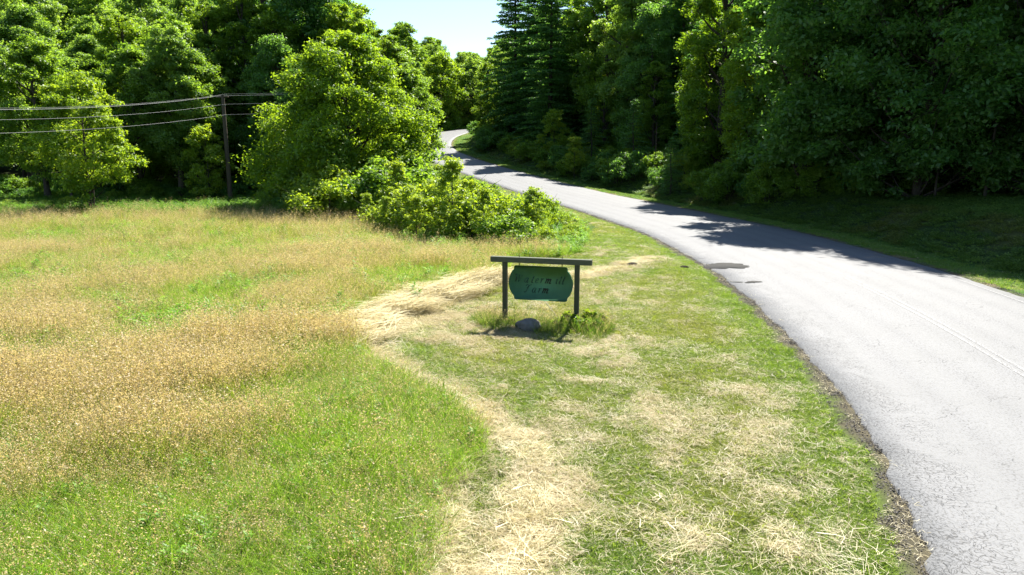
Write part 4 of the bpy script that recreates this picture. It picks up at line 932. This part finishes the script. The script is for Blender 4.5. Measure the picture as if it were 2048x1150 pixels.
rock("soil_clod", 6.3, 25.2, .13, "brown clod in the grass close to the large asphalt patch", "soil clod", 9, M['clod'], .5)
A = Acc(); P = np.array([(.96, 17.05, gz(.96, 17.05) + .42), (1.08, 17.0, gz(1, 17) + .34), (1.24, 16.98, gz(1.2, 17) + .20)]); P = P[:, :]
A.tube(np.array([(.80, 17.12, gz(.8, 17.1) + .60), (1.03, 17.05, gz(1, 17) + .34), (1.26, 16.98, gz(1.2, 17) - .02)]), [.008, .011, .013], 6)
k = NT("bleached_stick"); M['stick'] = k.principled((.55, .48, .33), .8, .2)
tagging(link("stick", A.mesh("stick", M['stick'], True)), "bleached stick poking up from the grass below the sign board", "stick")

r = np.random.RandomState(70); n = 420; X = r.uniform(-.85, 2.35, n); Y = 16.65 - .24 * (X - .7) + r.randn(n) * .32 + .12
kx = (np.hypot(X - .42, Y - 16.2) > .2) ; X, Y = X[kx], Y[kx]; n = len(X)
tc = lerp(np.broadcast_to([.10, .20, .02], (n, 3)), [.17, .24, .035], r.rand(n))
instanced("uncut_grass", "uncut grass growing round the feet of the sign posts", [tuft("uncut_a", 61, M['meadow'], [dict(n=40, L=(.15, .42), w=.007, spread=.16, lean=.3, curve=.3), dict(n=6, L=(.3, .55), w=.004, spread=.12, lean=.2, head=.7, seeds=4)])], X, Y, .5 + .6 * r.rand(n), np.zeros(n, int), tc, 8)
r = np.random.RandomState(71); X = 1.25 + .9 * r.rand(120) ** 1.3; Y = 16.5 + r.randn(120) * .2; tc = lerp(np.broadcast_to([.10, .21, .02], (120, 3)), [.19, .27, .035], r.rand(120))
instanced("uncut_grass", "taller grass tufts crowding the right sign post", [tuft("uncut_b", 62, M['meadow'], [dict(n=36, L=(.25, .6), w=.009, spread=.12, lean=.2, curve=.2)])], X, Y, .45 + .5 * r.rand(120), np.zeros(120, int), tc, 11)
weedP = (broadleaf("post_weed", 81, .62, .27, base=0, lobes=9, clumps=6, leaves=20, leaf=.075, mat='bush', fat=.42, clr=.45, trunk_r=.008, stems=3))
weedQ = (broadleaf("post_weed", 82, .5, .25, base=0, lobes=9, clumps=6, leaves=20, leaf=.07, mat='leaf_mid', fat=.42, clr=.45, trunk_r=.008, stems=3))
for x, y, s, pr, lb in ((1.86, 16.55, .95, weedP, "tallest leafy weed on the outer side of the right sign post"), (1.64, 16.28, .95, weedQ, "dark leafy weed hiding the foot of the right sign post"),
                        (1.36, 16.5, .9, weedP, "leafy weed on the rock side of the right sign post"), (2.02, 16.3, .8, weedQ, "low spreading weed farthest from the frame past the right post"),
                        (2.2, 16.6, .75, weedP, "bright leafy weed at the road end of the clump under the sign"),
                        (1.12, 16.62, .7, weedQ, "small leafy weed between the rock and the right post"), (-.02, 16.8, .5, weedP, "small weed at the foot of the left sign post")):
    plant("leafy_weed", pr, x, y, s, rnd.random() * 6, lb, "weed")

# ------------------------------------------------------------------ utility pole and wires
px_, py_ = -22.75, 56.9; pz_ = gz(px_, py_)
pole = thing("utility_pole", "dark wooden utility pole at the meadow edge beside the yellow-green tree", "utility pole", (px_, py_, pz_))
A = Acc(); A.tube([(0, 0, -.4), (0, 0, 4), (0, 0, 8.55)], [.19, .165, .125], 10); link("shaft", A.mesh("shaft", M['pole'], True), pole)
A = Acc(); A.box((0, 0, 8.42), (.9, .12, .10)); link("crossarm", A.mesh("crossarm", M['pole']), pole)
k = NT("grey_insulator"); M['insul'] = k.principled((.35, .34, .32), .3, .5)
k = NT("aluminium_wire"); M['wire'] = k.principled((.30, .30, .29), .6, .3)
WZ = [(8.62, -.3, "topmost of the four overhead wires, thin", .010, 2.35), (8.50, .3, "thick pale overhead wire just below the topmost one", .019, 2.3), (7.85, -.14, "third overhead wire from the top", .013, 2.17), (7.05, -.14, "lowest of the four overhead wires", .014, 2.07)]
for z0, dy, lb, rad, drop in WZ:
    A = Acc(); A.tube([(-dy, 0, z0 - .13), (-dy, 0, z0 - .02)], [.03, .045], 8); link("insulator", A.mesh("insulator", M['insul'], True), pole)
    ux, uy = -.277, -.961; ss = np.linspace(56, 0, 50); v = 28.
    zz = pz_ + z0 + drop * (((ss - v) / v) ** 2 - 1); ox = -dy * .96; oy = dy * .28
    s2 = np.linspace(0, 1, 12)[1:]
    P = np.stack([np.r_[px_ + ox + ux * ss, px_ + ox + 5.6 * s2], np.r_[py_ + oy + uy * ss, py_ + oy + 2.2 * s2], np.r_[zz, pz_ + z0 + .28 * s2]], 1); A = Acc(); A.tube(P, rad * .6, 5)
    tagging(link("overhead_wire", A.mesh("overhead_wire", M['wire'], True)), lb, "wire")
